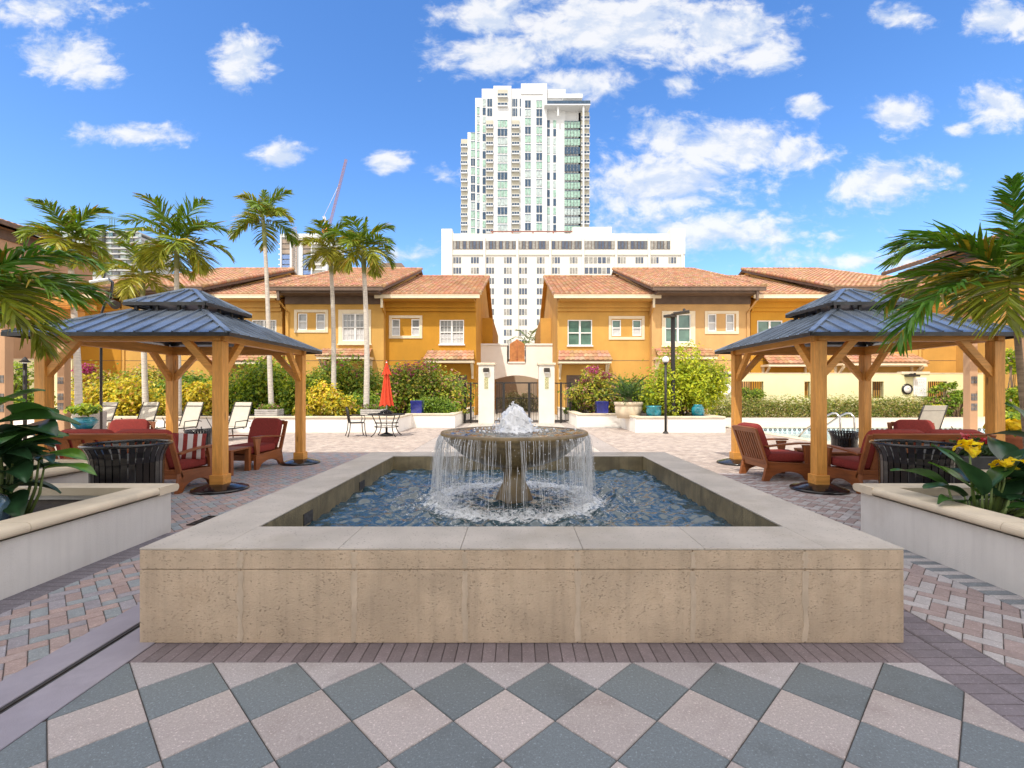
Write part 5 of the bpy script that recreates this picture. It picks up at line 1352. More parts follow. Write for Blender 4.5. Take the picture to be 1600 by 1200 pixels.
BOUG=[(.30,.34,.035,3),(.46,.43,.05,2),(.17,.25,.03,1.6),(.42,.22,.16,1.3),(.62,.52,.07,1)]
CLIP=[(.20,.25,.04,3),(.32,.31,.07,2),(.42,.34,.14,1.3),(.12,.17,.03,1.5)]
PINK=[(.42,.035,.20,2),(.50,.10,.28,1),(.35,.10,.14,1)]
def bush(name,label,cat,x,y,z0,blobs,n,size,pal,seed,stem=True,flowers=None,asp=.55,group=None,**kw):
    t=thing(name,label,cat,(x,y,z0),group=group)
    v,q,c=leafcloud(n,blobs,size,pal,asp,seed=seed,zmin=.02,**kw); npmesh('foliage',v,q,T['leaf'],c,t)
    if flowers:
        nf,fb,fs,fp=flowers
        for iq,b_ in enumerate(fb): v,q,c=leafcloud(max(8,nf//len(fb)),[b_],fs,fp,.8,seed=seed+50+iq,shell=.8); npmesh('flower_cluster',v,q,T['petal'],c,t)['kind']='stuff'
    if stem:
        m=MB(); rr=random.Random(seed)
        for b in blobs[:8]:
            for k in range(3):
                tip=(b[0]+rr.uniform(-.6,.6)*b[3],b[1]+rr.uniform(-.6,.6)*b[4],max(.1,b[2]+rr.uniform(-.2,.7)*b[5])); base=(b[0]*.7+rr.uniform(-.15,.15),b[1]*.7+rr.uniform(-.1,.1),0)
                mid=tuple((u+w)/2+rr.uniform(-.12,.12) for u,w in zip(base,tip)); m.tube([base,mid,tip],[.028,.018,.006],5)
        m.build('stems',T['bark'],t)
    return t
def pxbush(name,label,p0,p1,q0,q1,Y,n,size,pal,seed,z0=.44,depth=1.1,lumps=9,flowers=None,cat='shrub',**kw):
    """shrub whose clumps fill the given picture extent at depth Y"""
    xa,xb=PX(p0,Y),PX(p1,Y); zt=PZ(q0,Y); zb=max(z0,PZ(q1,Y)); cx=(xa+xb)/2; rr=random.Random(seed*7+1); bl=[]
    w,h=(xb-xa)/2,zt-z0
    for k in range(lumps):
        u=-1+2*(k+.5)/lumps+rr.uniform(-.12,.12); env=(1-abs(u)**2.4*.55)
        r=min(w,h)*rr.uniform(.30,.44); zc=rr.uniform(.30,1.0)*h*env-r*.75
        bl.append((u*(w-r*.6),rr.uniform(-.4,.4)*depth,max(r*.6,zc),r*1.15,r*1.0,r*.95))
    for k in range(max(3,lumps//2)): r=min(w,h)*.42; bl.append((rr.uniform(-.7,.7)*w,rr.uniform(-.2,.3)*depth,rr.uniform(.25,.5)*h,r*1.3,r*1.1,r))
    return bush(name,label,cat,cx,Y,z0,bl,n,size,pal,seed,flowers=flowers(bl,w,h) if flowers else None,**kw)
def pinks(n,sz=.09,hi=.7):
    return lambda bl,w,h:(n,[(b[0],b[1]-b[4]*.5,b[2]+b[5]*hi,b[3]*.5,b[4]*.5,b[5]*.35) for b in bl if b[2]>h*.45][:6] or [(0,-.3,h*.85,w*.4,.4,.2)],sz,PINK)
# left bed
pxbush('bougainvillea','tall bougainvillea hedge with pink flowers at the left end of the bed',128,262,548,640,22.5,9000,.17,BOUG,1,depth=1.6,flowers=pinks(380))
pxbush('bougainvillea','tall green bougainvillea with a few pink blooms under the gold house windows',478,600,548,640,22.6,9000,.17,GREEN[:3]+BOUG[:2],2,depth=1.6,flowers=pinks(150))
pxbush('bougainvillea','broad bougainvillea with pink blooms behind the red parasol, left of the gateway',575,724,566,640,21.6,12000,.16,BOUG+GREEN[:2],3,depth=1.5,lumps=12,flowers=pinks(260))
pxbush('hedge_shrub','deep green shrub mass behind the left gazebo post',236,365,566,640,21.8,8500,.17,GREEN,4,depth=1.4)
pxbush('hedge_shrub','bright green shrub between the left gazebo and the tall palms',350,492,556,640,21.5,9500,.17,GREEN+LIME[:1],5,depth=1.4)
pxbush('croton_shrub','large yellow croton shrub behind the leftmost loungers',112,246,584,652,18.3,6800,.155,YEL,6,depth=.9)
pxbush('croton_shrub','yellow croton shrub seen between the two left gazebo posts',262,338,582,652,18.2,4800,.155,YEL,7,depth=.9)
pxbush('croton_shrub','golden croton shrub right of the left gazebo',470,548,597,652,18.2,4800,.155,YEL,8,depth=.8)
pxbush('hedge_shrub','low green shrub beside the golden croton behind the patio chair',528,600,608,652,19.4,4000,.13,GREEN,9,depth=.7)
pxbush('hedge_shrub','low dark shrub behind the cobalt pot left of the gateway',640,716,618,652,20.2,4000,.12,GREEN[:3],10,depth=.6)
pxbush('climbing_shrub','flowering green climber at far left beyond the pergola',-40,66,560,650,17.6,6000,.14,GREEN+BOUG[:1],12,z0=0.,depth=.8)
# right bed
pxbush('bougainvillea','leggy bougainvillea with pink crown right of the gateway',886,972,568,630,21.4,5200,.15,BOUG,20,depth=.9,lumps=8,flowers=pinks(420,.09,.8))
pxbush('round_shrub','round yellow-green shrub spreading over the right planter',1006,1132,543,650,18.2,17000,.125,LIME,21,depth=1.3,lumps=14)
pxbush('hedge_shrub','dark green shrub filling behind the sago palm',940,1030,578,650,22.6,5000,.15,GREEN[:3],22,depth=.8)
pxbush('hedge_shrub','small green shrub behind the fence right of the gateway',884,912,604,655,22.3,2000,.12,GREEN,23,z0=.3,depth=.4,lumps=4)
HYY=26.4
def hedge(label,p0,p1,q0,Y,seed,pal,n):
    x0,x1=PX(p0,Y),PX(p1,Y); h=PZ(q0,Y); bl=[]; k=int((x1-x0)/.55)
    for i in range(k): bl.append(((i+.5)/k*(x1-x0)-(x1-x0)/2,0,h*.48,.42,.42,h*.52))
    return bush('hedge',label,'hedge',(x0+x1)/2,Y,0,bl,n,.115,pal,seed,stem=False)
hedge('long clipped hedge along the foot of the yellow pool wall',1106,1446,621,HYY,30,CLIP,15000)
pxbush('hedge_shrub','clipped shrub growing through the first opening of the yellow wall',1158,1194,594,624,27.0,1800,.12,GREEN+CLIP[:1],31,z0=.9,depth=.3,lumps=4)
pxbush('hedge_shrub','leafy climber on the yellow wall right of the notice board',1450,1484,597,650,26.8,2600,.15,GREEN+BOUG[3:4],32,z0=0.,depth=.4,lumps=6)
pxbush('hedge_shrub','spindly vine against the far right of the yellow wall',1478,1515,586,650,26.8,1500,.16,GREEN[:3],33,z0=0.,depth=.3,lumps=6,shell=.3)
pxbush('croton_shrub','small yellow shrub at the foot of the yellow wall below the notice board',1442,1472,620,650,26.0,1500,.12,YEL+LIME,34,z0=0.,depth=.4,lumps=4)
pxbush('climbing_shrub','tall pale green flowering shrub at the right edge behind the gazebo post',1560,1625,545,668,14.2,6500,.10,LIME[:3]+GREEN[:2]+[(.6,.42,.40,.4)],35,z0=0.,depth=.8)
pxbush('passage_shrub','pale variegated shrub inside the archway',776,842,607,660,35.5,2600,.17,[(.50,.50,.32,2),(.24,.28,.12,1.5),(.60,.58,.42,1)],36,z0=0.,depth=.5,lumps=6)
# ---- palms
def frond(V,Q,Cc,base,az,el,L,droop,ll,n,col,r,wid=.028,twist=0.,vee=.35,hang=.35):
    """pinnate frond: curved rachis with leaflets on both sides"""
    h=np.array([math.cos(az),math.sin(az),0]); side=np.array([-math.sin(az),math.cos(az),0]); up=np.array([0,0,1.])
    pts=[];p=np.array(base,float); e=el; ds=L/n; tang=[]
    for i in range(n+1):
        pts.append(p.copy()); d=h*math.cos(e)+up*math.sin(e); tang.append(d); p=p+d*ds; e-=droop/n*(.35+1.3*i/n)
    for i in range(n):   # rachis
        a,b=pts[i],pts[i+1]; w=.016*L*(1-.8*i/n)*.6+.002; k=len(V); s=side*w; 
        V+= [a-s,a+s,b+s*.9,b-s*.9]; Q.append((k,k+1,k+2,k+3)); Cc+=[(col[0]*1.5,col[1]*1.25,col[2]*1.4)]*4
    for i in range(int(n*.12)+1,n+1):
        f=i/n; d=tang[i]; nn=np.cross(side,d)*-1; nn=nn if nn[2]>-.2 else nn
        ln=ll*(math.sin(math.pi*min(1,.10+.86*f))**.55)*r.uniform(.85,1.12)
        for s in (-1,1):
            sweep=.45+.75*f
            dr=side*s*math.cos(sweep*.9)+d*math.sin(sweep*.9)+np.cross(d,side)*-vee*s*0+up*vee*(1-f)*.6
            dr=dr+side*twist*.3+r.normal(size=3)*.10; dr/=np.linalg.norm(dr)
            a=pts[i]; m=a+dr*ln*.55; dr2=dr+np.array([0,0,-hang*r.uniform(.6,1.5)]); dr2/=np.linalg.norm(dr2); t=m+dr2*ln*.5
            wv=np.cross(dr,up+r.normal(size=3)*.5); wv/=max(1e-6,np.linalg.norm(wv)); w=wid*r.uniform(.8,1.2)
            k=len(V); V+=[a-wv*w*.35,a+wv*w*.35,m+wv*w*.5,m-wv*w*.5,t+wv*w*.08,t-wv*w*.08]
            Q+=[(k,k+1,k+2,k+3),(k+3,k+2,k+4,k+5)]
            c=np.array(col)*r.uniform(.75,1.3); 
            if r.random()<.08: c=np.array([c[1]*1.35,c[1]*1.0,c[2]])
            Cc+=[tuple(c)]*4+[tuple(c*np.array([1.15,1.05,.9]))]*2
def palm(label,px,base_q,crown_px,crown_q,Y,rad,nf,seed,lean=0,trunk_r=.085,pal=((.13,.22,.02),(.20,.27,.025),(.30,.33,.04)),fn=42,ll=.70,base_px=None,z0=.44,spear=True,wid=.052,elev=None):
    r=np.random.default_rng(seed); bx_=PX(base_px if base_px is not None else px,Y); cx_=PX(crown_px,Y); zc=PZ(crown_q,Y)
    t=thing('palm_tree',label,'palm tree',(bx_,Y,z0))
    m=MB(); P=[]; n=14
    for i in range(n+1):
        f=i/n; P.append(((cx_-bx_)*f**1.15+.03*math.sin(f*5+seed),.04*math.sin(f*4),(zc-z0)*f))
    m.tube(P,[trunk_r*(1.25-.45*(i/n))*(1.0+(.25 if i==0 else 0)) for i in range(n+1)],12); tr=m.build('trunk',T['trunk'] if trunk_r>.05 else T['trunk2'],t)
    m=MB(); m.tube([P[-3],P[-2],P[-1],(P[-1][0],P[-1][1],P[-1][2]+.25)],[trunk_r*.85,trunk_r*1.05,trunk_r*.8,trunk_r*.3],10); m.build('crownshaft',mat('crownshaft',(.20,.22,.07),.5,.2,4) if 'crownshaft' not in bpy.data.materials else bpy.data.materials['crownshaft'],t)
    V=[];Q=[];Cc=[]; top=np.array(P[-1])
    for k in range(nf):
        f=k/(nf-1); az=k*2.399963+r.uniform(-.3,.3); el=(1.25-1.75*f+r.uniform(-.12,.12)) if elev is None else elev[k%len(elev)]+r.uniform(-.1,.1)
        L=rad*(1.0+.25*math.sin(3*f+1))*r.uniform(.9,1.1); col=pal[min(len(pal)-1,int(f*len(pal)*.999+r.uniform(-.3,.3)) if f>.05 else 0)]
        frond(V,Q,Cc,top+np.array([0,0,.12*(1-f)]),az,el,L,1.1+.5*f+r.uniform(-.15,.3),ll*rad/1.4,fn,col,r,wid)
    if spear: frond(V,Q,Cc,top+np.array([0,0,.15]),r.uniform(0,6),1.5,rad*.85,.15,ll*.5*rad/1.4,fn,pal[0],r,wid)
    npmesh('crown',np.array(V),np.array(Q),T['frond'],np.clip(np.array(Cc),.003,1),t)
    return t
palm('slender palm with feathery crown before the tan left house roof',115,0,112,378,12.9,.96,14,101,base_px=121,z0=0,trunk_r=.075)
palm('tall full-crowned palm rising behind the left gazebo roof',276,0,277,384,16.9,1.46,17,102,base_px=277)
palm('shorter palm with yellowing fronds left of the tall gazebo palm',226,0,222,432,17.4,1.3,13,103,base_px=227,pal=((.15,.23,.02),(.28,.30,.03),(.36,.36,.05)))
palm('tallest slender palm with small open crown standing alone',416,0,411,345,17.4,1.18,10,104,base_px=425,trunk_r=.075,elev=[1.2,.75,.45,.2,-.15,.6,-.45])
palm('dense yellow-tinged palm just left of the parasol palm',522,0,516,392,19.2,1.16,14,105,base_px=523,pal=((.16,.24,.02),(.28,.30,.035),(.36,.36,.05)))
palm('tall palm whose pale trunk stands behind the red parasol',568,0,569,392,18.0,1.26,14,106,base_px=573,trunk_r=.09)
# young palms in the foreground planters
palm('large green palm leaning in from the left edge of the picture',-60,0,-74,474,4.7,1.0,16,110,base_px=-75,z0=.36,trunk_r=.04,fn=70,ll=.66,wid=.030,pal=((.09,.23,.02),(.14,.27,.025),(.26,.31,.03)),elev=[.75,.45,.25,.6,.1,.35,.5],spear=False)
palm('large green palm at the right edge over the right gazebo',1598,0,1586,446,4.85,1.06,16,113,base_px=1612,z0=.36,trunk_r=.030,fn=70,ll=.66,wid=.031,pal=((.09,.23,.02),(.14,.27,.025),(.26,.31,.03)),elev=[1.3,.9,.6,.35,.05,1.1,.5,.2])
palm('distant palm top showing beyond the white parapet',825,0,826,536,44.,1.5,12,115,base_px=826,z0=0,fn=18,spear=False)
# sago palm in its big pot
def pot(name,label,px,q0,q1,Y,wpx,m_,sq=False,z=None,prof=None):
    x=PX(px,Y); zb=PZ(q1,Y) if z is None else z; h=PZ(q0,Y)-zb; r=wpx/2/F*Y
    t=thing(name,label,'pot',(x,Y,zb))
    m=MB()
    if sq:
        b=r*.90; vs=[(-b,-b,0),(b,-b,0),(b,b,0),(-b,b,0),(-r,-r,h),(r,-r,h),(r,r,h),(-r,r,h)]; i=r-.05
        vs+=[(-i,-i,h),(i,-i,h),(i,i,h),(-i,i,h),(-i,-i,h-.08),(i,-i,h-.08),(i,i,h-.08),(-i,i,h-.08)]
        m.add(vs,[(3,2,1,0),(0,1,5,4),(1,2,6,5),(2,3,7,6),(3,0,4,7),(4,5,9,8),(5,6,10,9),(6,7,11,10),(7,4,8,11),(8,9,13,12),(9,10,14,13),(10,11,15,14),(11,8,12,15)])
        m.build('body',m_,t,bevel=.012); m=MB(); m.box(-i,i,-i,i,h-.12,h-.07); m.build('soil',T['soil'],t)
    else:
        pr=prof or [(0,0),(.70,0),(.88,.25),(.97,.6),(.95,.85),(1.0,.90),(1.0,1.0),(.90,1.0),(.88,.88)]
        m.lathe([(a*r,b*h) for a,b in pr],32); m.build('body',m_,t); m=MB(); m.lathe([(0,h*.86),(r*.89,h*.86)],24); m.build('soil',T['soil'],t)
    return t
pot('square_pot','square cobalt blue pot behind the red parasol left of the gateway',652,626,647,19.2,18,T['bluepot'],True)
pot('square_pot','square cobalt blue pot right of the gateway beside the bare bougainvillea stems',940,627,648,19.2,19,T['bluepot'],True)
pot('bowl_pot','big beige bowl pot holding the sago palm',982,628,652,17.7,44,T['beige'],z=.44,prof=[(0,0),(.80,0),(.92,.35),(.96,.70),(.92,.74),(.92,.78),(1.0,.80),(1.02,1.0),(.9,1.0),(.88,.88)])
pot('glazed_pot','teal glazed pot with a swirl beside the sago bowl',1021.5,634,652,17.1,24,T['tealpot'],z=.44,prof=[(0,0),(.72,0),(.9,.3),(.98,.6),(.9,.85),(1,.92),(1,1),(.86,1),(.85,.88)])
pot('glazed_pot','round turquoise pot with dark blue shoulders at the right end of the planter',1090.5,632,652,17.1,20,T['tealpot'],z=.44,prof=[(0,0),(.55,0),(.85,.2),(1.,.5),(.9,.8),(.6,.95),(.66,1),(.5,1),(.5,.88)])
t=thing('sago_palm','dark green sago palm in the big beige bowl pot','palm',(PX(982,17.7),17.7,1.02)); r=np.random.default_rng(3)
V=[];Q=[];Cc=[]
for k in range(30): frond(V,Q,Cc,(0,0,.12),k*2.4,1.25-1.15*(k/30)+r.uniform(-.1,.1),1.15,.75,.20,30,(.035,.085,.018),r,.016,0,.6,.05)
npmesh('fronds',np.array(V),np.array(Q),T['frond'],np.clip(np.array(Cc),.003,1),t)
m=MB(); m.lathe([(0,-.1),(.14,-.1),(.16,.05),(.10,.18),(0,.22)],14); m.build('stump',T['bark'],t)
# slatted grey planter boxes at the palm feet
def slatbox(label,px,Y,seed):
    t=thing('slatted_box',label,'planter box',(PX(px,Y),Y,.44)); m=MB(); w,d,h=.40,.25,.36; s=mat('grey_slats',(.45,.43,.41),.8,.2,5) if 'grey_slats' not in bpy.data.materials else bpy.data.materials['grey_slats']
    for k in range(5):
        z=.02+k*.07; 
        m.box(-w,w,-d,-d+.02,z,z+.05); m.box(-w,w,d-.02,d,z,z+.05); m.box(-w,-w+.02,-d+.021,d-.021,z,z+.05); m.box(w-.02,w,-d+.021,d-.021,z,z+.05)
    for x in(-w+.03,w-.03):
        for y in(-d+.03,d-.03): m.box(x-.022,x+.022,y-.0095,y+.0095,0,h)
    m.build('slats',s,t); v,q,c=leafcloud(500,[(0,0,.42,.36,.2,.13)],.07,GREEN+PINK[1:],seed=seed); npmesh('flowers',v,q,T['leaf'],c,t)['kind']='stuff'
slatbox('grey slatted planter box of small flowers right of the left gazebo post',421,17.0,41); slatbox('grey slatted planter box behind the round patio table',584,17.0,42)
# pots on the left beyond the sofa
t=pot('glazed_vase','glossy turquoise and blue glazed jar behind the left sofa',132,652,680,9.9,34,T['tealpot'],z=.62,prof=[(0,0),(.45,0),(.62,.15),(.95,.55),(1,.75),(.8,.95),(.86,1),(.7,1),(.7,.9)])
v,q,c=leafcloud(260,[(0,0,.42,.25,.22,.10)],.12,LIME+GREEN,seed=60); npmesh('plant',v,q,T['leaf'],c,t)
pot('pedestal','dark plinth under the turquoise glazed jar',132,0,0,9.9,26,T['bronze'],True,z=0,) if False else None
m=MB(); m.box(-.20,.20,-.20,.20,0,.62); tag(m.build('plinth',T['bronze'],loc=(PX(132,9.9),9.9,0),bevel=.01),'dark plinth carrying the turquoise glazed jar','plinth')
pot('square_planter','grey square planter beside the leftmost lounger',140,643,690,13.2,30,mat('grey_clay',(.36,.32,.29),.85,.1,3),True,z=0)
t=thing('terracotta_bowl','terracotta bowl of yellow flowers at the right edge',"pot",(PX(1592,7.4),7.4,.48)); m=MB(); m.lathe([(0,0),(.20,0),(.30,.08),(.335,.20),(.36,.21),(.36,.27),(.31,.27),(.30,.2)],28); m.build('body',T['terra'],t); m=MB(); m.lathe([(.0,-.12),(.26,-.12),(.28,-.02),(.0,-.02)],20); m.lathe([(0,-.48),(.2,-.48),(.2,-.12),(0,-.12)],16); m.build('stand',T['terra'],t)
v,q,c=leafcloud(420,[(0,0,.30,.30,.28,.10)],.09,GREEN,seed=61); npmesh('foliage',v,q,T['leaf'],c,t); v,q,c=leafcloud(330,[(-.06,-.05,.40,.26,.24,.08)],.085,[(.75,.50,.01),(.8,.62,.03)],.9,seed=62); npmesh('flowers',v,q,T['petal'],c,t)['kind']='stuff'
t=thing('blue_bowl','blue glazed bowl of green plants behind the terracotta bowl','pot',(PX(1583,10.2),10.2,.42)); m=MB(); m.lathe([(0,0),(.14,0),(.26,.12),(.30,.24),(.33,.25),(.33,.32),(.28,.32)],28); m.lathe([(0,-.42),(.2,-.42),(.2,-.0),(0,-.0)],16); m.build('body',T['bluepot'],t)
v,q,c=leafcloud(500,[(0,0,.40,.30,.28,.14)],.09,GREEN+LIME[:1],seed=63); npmesh('foliage',v,q,T['leaf'],c,t)
t=thing('flower_trough','low grey trough with red flowers behind the cannas','planter box',(PX(1532,5.75),5.75,.30)); m=MB(); m.box(-.34,.34,-.13,.13,0,.34); m.build('body',T['dmetal'],t,bevel=.015)
v,q,c=leafcloud(420,[(-.15,0,.42,.16,.12,.13),(.14,0,.40,.16,.12,.11)],.075,[(.03,.075,.02),(.05,.10,.02)],seed=64); npmesh('foliage',v,q,T['leaf'],c,t); v,q,c=leafcloud(60,[(-.2,-.02,.56,.06,.06,.04),(.06,-.05,.53,.08,.06,.04)],.05,[(.45,.03,.05),(.6,.15,.2)],.9,seed=65); npmesh('flowers',v,q,T['petal'],c,t)['kind']='stuff'
m=MB(); m.lathe([(0,0),(.12,0),(.19,.08),(.21,.16),(.17,.25),(.12,.28),(.13,.30),(.10,.30)],28); tag(m.build('glazed_pot',mat('grey_blue_glaze',(.10,.17,.22),.12,.4,5,spec=.7,coat=.7),loc=(PX(-40,3.6),3.6,.34)),'glossy grey-blue pot at the left edge under big leaves','pot')
# ---- canna: broad paddle leaves
def blade(V,Q,Cc,base,az,el,L,W,droop,r,col,fold=.35):
    n=12; h=np.array([math.cos(az),math.sin(az),0]); side=np.array([-math.sin(az),math.cos(az),0]); up=np.array([0,0,1.]); p=np.array(base,float); e=el; k0=len(V); roll=r.uniform(-.35,.35); ph=r.uniform(0,6)
    for i in range(n+1):
        f=i/n; d=h*math.cos(e)+up*math.sin(e); nn=np.cross(d,side); nn=-nn if nn[2]<0 else nn
        w=W*.5*(math.sin(math.pi*min(1,f**.72*1.0))**.85)*(1.02-.12*f)+.004; s2=side*math.cos(roll)+nn*math.sin(roll); n2=nn*math.cos(roll)-side*math.sin(roll)
        for u in (-1,-.5,0,.5,1): V.append(p+s2*w*u+n2*(abs(u)**1.3*w*fold+.012*math.sin(9*f+ph+u*2)*abs(u)))
        c=np.array(col)*r.uniform(.93,1.07)
        for u in (-1,-.5,0,.5,1): Cc.append(tuple(c*(1.0 if u else 1.6)))
        p=p+d*(L/n); e-=droop/n*(.4+1.2*f)
    for i in range(n):
        for j in range(4): a=k0+i*5+j; Q.append((a,a+1,a+6,a+5))
def canna(label,x,y,z,leaves,flowers,seed):
    r=np.random.default_rng(seed); t=thing('canna_plant',label,'plant',(x,y,z)); V=[];Q=[];Cc=[]; m=MB()
    for (dx,dy,h,az,el,L,W,dr,c) in leaves:
        blade(V,Q,Cc,(dx,dy,h),az,el,L,W,dr,r,c); m.tube([(dx*.6,dy*.6,0),(dx*.9,dy*.9,h*.5),(dx,dy,h)],[.014,.011,.007],7)
    npmesh('leaves',np.array(V),np.array(Q),T['gloss'],np.clip(np.array(Cc),.003,1),t,smooth=True)
    for (dx,dy,h,s) in flowers: m.tube([(dx*.5,dy*.5,0),(dx*.9,dy*.9,h*.6),(dx,dy,h)],[.012,.009,.006],7)
    m.build('stems',mat('canna_stem',(.14,.20,.05),.5,.2,5) if 'canna_stem' not in bpy.data.materials else bpy.data.materials['canna_stem'],t)
    for (dx,dy,h,s) in flowers:
        V=[];Q=[];Cc=[]
        for k in range(9): blade(V,Q,Cc,(dx+r.uniform(-.02,.02)*s,dy+r.uniform(-.02,.02)*s,h+r.uniform(-.05,.03)*s),k*2.1+r.uniform(-.4,.4),r.uniform(-.25,.9),.105*s*r.uniform(.8,1.2),.075*s,1.6,r,(.80,.56,.012) if r.random()<.7 else (.85,.68,.06),.25)
        npmesh('flower',np.array(V),np.array(Q),T['petal'],np.clip(np.array(Cc),.003,1),t,smooth=True)
DK=(.022,.062,.026); MD=(.035,.10,.022); LT=(.085,.20,.02)
Lv=[];rr=random.Random(9)
rl=np.random.default_rng(77); LL=[
 (-.02,-.05,.62,R(8),.40,.52,.27,.9,DK),(-.10,.0,.78,R(20),.2,.60,.27,.7,MD),(-.05,.1,.70,R(-15),.3,.58,.28,1.0,DK),(-.15,-.1,.84,R(5),.6,.44,.24,.9,LT),(.05,-.1,.38,R(-20),.40,.46,.27,1.4,DK),(.18,.12,.47,R(15),.35,.36,.17,1.2,LT),(.24,.1,.40,R(0),.18,.46,.14,.9,LT),(.0,-.2,.42,R(-45),.5,.5,.28,1.4,DK),(-.12,-.1,.56,R(-8),.15,.56,.25,.7,DK),(-.05,.12,.86,R(-5),.3,.44,.22,.9,MD),(-.2,.05,.84,R(60),.8,.44,.24,.8,MD)]
for k in range(26): LL.append((rl.uniform(-.42,.12),rl.uniform(-.25,.25),rl.uniform(.12,.62),rl.uniform(-1.6,1.2),rl.uniform(.1,.9),rl.uniform(.36,.55),rl.uniform(.19,.29),rl.uniform(.7,1.5),[DK,DK,MD][k%3]))
canna('lush canna with broad dark leaves at the left edge of the left planter',PX(3,3.85),3.85,.36,LL,[],5)
rl=np.random.default_rng(78); LR=[]
for k in range(16): LR.append((rl.uniform(-.05,.45),rl.uniform(-.2,.25),rl.uniform(.06,.34),rl.uniform(-1.6,2.0),rl.uniform(.15,.9),rl.uniform(.32,.5),rl.uniform(.17,.25),rl.uniform(.6,1.3),[DK,DK,MD][k%3]))
canna('canna with two yellow flower heads in the right planter',PX(1535,4.05),4.05,.36,LR+[
 (-.10,-.10,.18,R(175),1.05,.44,.26,.35,DK),(-.05,-.05,.16,R(150),.75,.44,.12,.3,LT),(-.20,-.05,.16,R(185),.5,.40,.18,.9,DK),(-.02,-.1,.24,R(10),.85,.42,.17,.5,MD),(.10,-.05,.30,R(15),.65,.62,.20,.5,DK),(.2,.0,.34,R(-10),.45,.5,.22,.9,DK),(.02,-.2,.16,R(5),.28,.40,.13,.5,DK),(.15,-.25,.14,R(-30),.3,.42,.2,1.,MD),(-.2,.1,.2,R(160),.6,.45,.2,.9,MD),(.3,.05,.35,R(60),.7,.6,.22,.7,DK),(-.02,-.22,.10,R(-10),.15,.34,.10,.4,MD),(.05,.15,.25,R(90),.8,.5,.2,.6,MD),(-.28,-.12,.12,R(200),.35,.34,.13,.9,MD),(.25,-.2,.28,R(20),.25,.45,.18,.9,DK)],
 [(-.13,-.02,.57,1.05),(.12,-.08,.44,1.0)],6)
canna('broad-leaved canna further back along the right edge',PX(1615,4.6),4.75-.35,.36,[(0,0,.5,R(170),.5,.6,.22,.8,DK),(.1,0,.55,R(200),.3,.6,.2,.9,MD),(-.1,-.1,.35,R(220),.4,.5,.2,1,DK),(0,.1,.6,R(90),.9,.5,.2,.5,MD)],[],7)
# ------------------------------------------------------------------ sky, sun, camera
LX,LY=.27,.65                               # sunlight travels +X, +Y and down
D_=Vector((LX,LY,-1)).normalized()
sun=bpy.data.lights.new('sun','SUN'); sun.energy=SUN_E; sun.angle=R(.55); sun.color=(1,.93,.82)
so_=bpy.data.objects.new('sun',sun); C.objects.link(so_); so_.rotation_euler=D_.to_track_quat('-Z','Y').to_euler(); so_.location=(-6,-14,30)
w=bpy.data.worlds.new('World'); S.world=w; w.use_nodes=True; nt=w.node_tree; bg=nt.nodes['Background']
sky=nt.nodes.new('ShaderNodeTexSky'); sky.sky_type='NISHITA'; sky.sun_disc=False; sky.sun_elevation=math.asin(-D_.z); sky.sun_rotation=math.atan2(-LX,-LY)
sky.air_density=1.0; sky.dust_density=.75; sky.ozone_density=2.2; sky.altitude=0
tc=nt.nodes.new('ShaderNodeTexCoord'); sp=nt.nodes.new('ShaderNodeSeparateXYZ'); lk(nt,tc.outputs['Generated'],sp.inputs[0])
az=math_(nt,'ARCTAN2',sp.outputs[0],sp.outputs[1]); el=math_(nt,'ARCSINE',sp.outputs[2])
yy_=math_(nt,'MAXIMUM',sp.outputs[1],.08)   # sky plane facing +Y, so that clouds keep their shape across the view
cb=nt.nodes.new('ShaderNodeCombineXYZ'); lk(nt,math_(nt,'DIVIDE',sp.outputs[0],yy_),cb.inputs[0]); lk(nt,math_(nt,'DIVIDE',sp.outputs[2],yy_),cb.inputs[1])
def ang(px,py):
    return (px-VX)/F,(HZ-py)/F
CL=[(960,40,215,70,1.),(1120,55,130,60,1.),(1195,85,62,36,1),(780,85,120,42,1.),(770,25,85,45,.95),(900,135,85,36,.8),(110,90,78,42,.9),(140,112,50,26,.8),(385,95,54,50,.95),(205,211,105,20,.75),(440,245,52,22,.8),(604,252,38,24,.9),(70,14,110,28,.8),
 (1130,228,160,46,.95),(1230,245,80,30,.8),(1040,215,70,40,.8),(1040,290,150,62,.85),(1090,362,230,40,.6),(1395,285,95,42,.9),(1345,290,60,25,.7),(1405,180,50,34,.95),(1560,165,62,42,.9),(1500,202,20,12,.6),(1260,168,30,20,.85),(1570,32,62,36,.95),(1410,28,50,20,.65),(1062,135,28,20,.65),(1165,97,22,10,.7),(690,272,28,14,.5),(1380,408,200,16,.5),(640,400,60,18,.4)]
cur=None
for px,py,rx,ry,s in CL:
    a,e=ang(px,py); a1,_=ang(px+rx,py); _,e1=ang(px,py-ry)
    su=nt.nodes.new('ShaderNodeVectorMath'); su.operation='SUBTRACT'; lk(nt,cb.outputs[0],su.inputs[0]); su.inputs[1].default_value=(a,e,0)
    mu=nt.nodes.new('ShaderNodeVectorMath'); mu.operation='MULTIPLY'; lk(nt,su.outputs[0],mu.inputs[0]); mu.inputs[1].default_value=(1/abs(a1-a),1/abs(e1-e),0)
    ln=nt.nodes.new('ShaderNodeVectorMath'); ln.operation='LENGTH'; lk(nt,mu.outputs[0],ln.inputs[0])
    d=math_(nt,'MULTIPLY',math_(nt,'SUBTRACT',1.0,ln.outputs['Value']),s)
    cur=d if cur is None else math_(nt,'SMOOTH_MAX',cur,d)
    if cur is not d: cur.node.inputs[2].default_value=.15
mp=nt.nodes.new('ShaderNodeMapping'); mp.inputs['Scale'].default_value=(1,1.55,1); lk(nt,cb.outputs[0],mp.inputs[0])
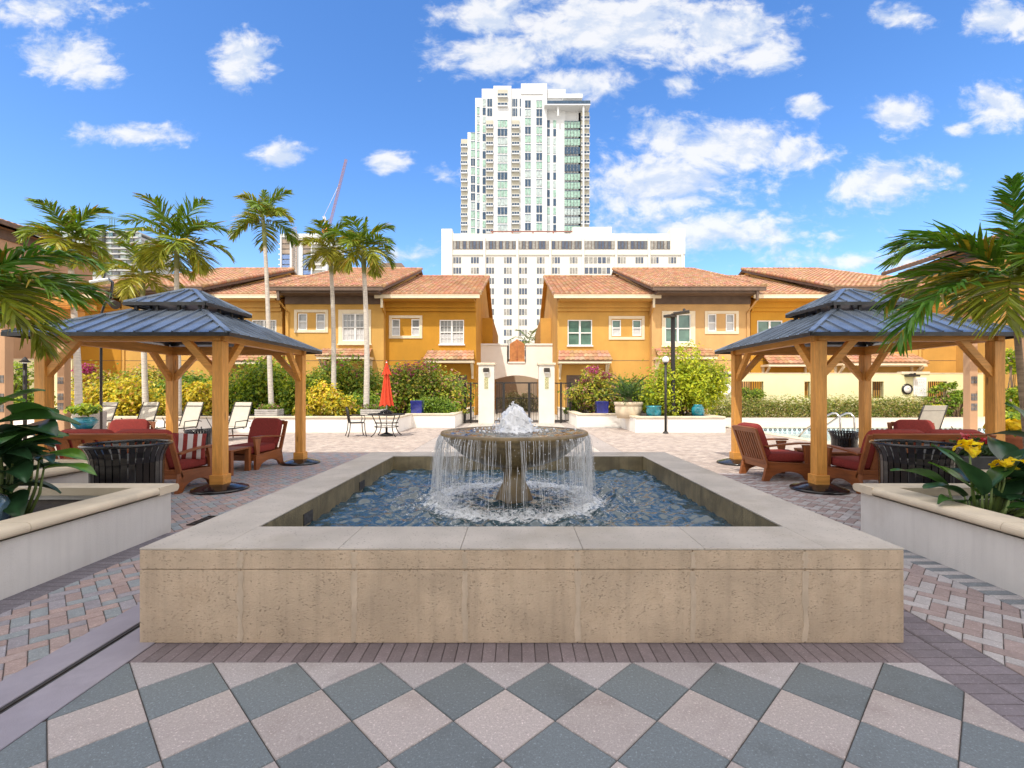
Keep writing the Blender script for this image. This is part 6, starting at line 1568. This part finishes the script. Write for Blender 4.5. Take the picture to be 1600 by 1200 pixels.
wn=nd(nt,'ShaderNodeTexNoise'); wn.inputs['Scale'].default_value=5.; wn.inputs['Detail'].default_value=3; lk(nt,mp.outputs[0],wn.inputs['Vector'])
wv=nt.nodes.new('ShaderNodeVectorMath'); wv.operation='MULTIPLY_ADD'; lk(nt,wn.outputs['Color'],wv.inputs[0]); wv.inputs[1].default_value=(.10,.10,0); lk(nt,mp.outputs[0],wv.inputs[2])
n1=noise_(nt,wv.outputs[0],9.5,11,.60); n2=noise_(nt,mp.outputs[0],3.0,6,.6); n3=noise_(nt,wv.outputs[0],34,8,.62)
ns=math_(nt,'ADD',math_(nt,'MULTIPLY',math_(nt,'SUBTRACT',n1,.5),2.5),math_(nt,'MULTIPLY',math_(nt,'SUBTRACT',n3,.5),1.25))
raw=math_(nt,'ADD',math_(nt,'MULTIPLY',cur,1.25),math_(nt,'ADD',ns,.10))
dens=ramp_(nt,raw,-.06,.86)
# unseen bright fill added to the sky behind and above to lift the shade
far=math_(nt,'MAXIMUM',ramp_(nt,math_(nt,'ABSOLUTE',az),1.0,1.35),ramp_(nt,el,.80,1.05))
fill_mask=math_(nt,'MULTIPLY',far,ramp_(nt,n2,.30,.62,.45,1.0))
dens=math_(nt,'MULTIPLY',dens,.86)
hs=nt.nodes.new('ShaderNodeHueSaturation'); hs.inputs['Saturation'].default_value=SKY_SAT; hs.inputs['Value'].default_value=SKY_VAL; hs.inputs['Hue'].default_value=SKY_HUE; lk(nt,sky.outputs[0],hs.inputs['Color'])
up_=nt.nodes.new('ShaderNodeVectorMath'); up_.operation='ADD'; lk(nt,wv.outputs[0],up_.inputs[0]); up_.inputs[1].default_value=(-.012,.030,0)
n1u=noise_(nt,up_.outputs[0],9.5,11,.60)
shade=ramp_(nt,math_(nt,'SUBTRACT',n1,n1u),-.11,.10,.0,1.0)
cc=mix_(nt,shade,tuple(x*CLOUD for x in (.70,.775,.90)),tuple(x*CLOUD for x in (1.0,.99,.975)))
lk(nt,mix_(nt,fill_mask,mix_(nt,dens,hs.outputs[0],cc),(REAR_FILL,REAR_FILL*.93,REAR_FILL*.85)),bg.inputs['Color']); bg.inputs['Strength'].default_value=SKY_S
cam=bpy.data.cameras.new('camera'); co=bpy.data.objects.new('camera',cam); C.objects.link(co); co.location=(0,0,CH); co.rotation_euler=(R(90),0,0)
cam.sensor_fit='HORIZONTAL'; cam.sensor_width=36; cam.lens=F/1600*36; cam.shift_x=-(VX-800)/1600; cam.shift_y=(HZ-600)/1600; cam.clip_end=3000; cam.clip_start=.05
S.camera=co
S.view_settings.view_transform='Standard'; S.view_settings.look='None'; S.view_settings.exposure=EXPO; S.view_settings.gamma=1
S.cycles.max_bounces=8; S.cycles.transparent_max_bounces=24; S.cycles.sample_clamp_indirect=6
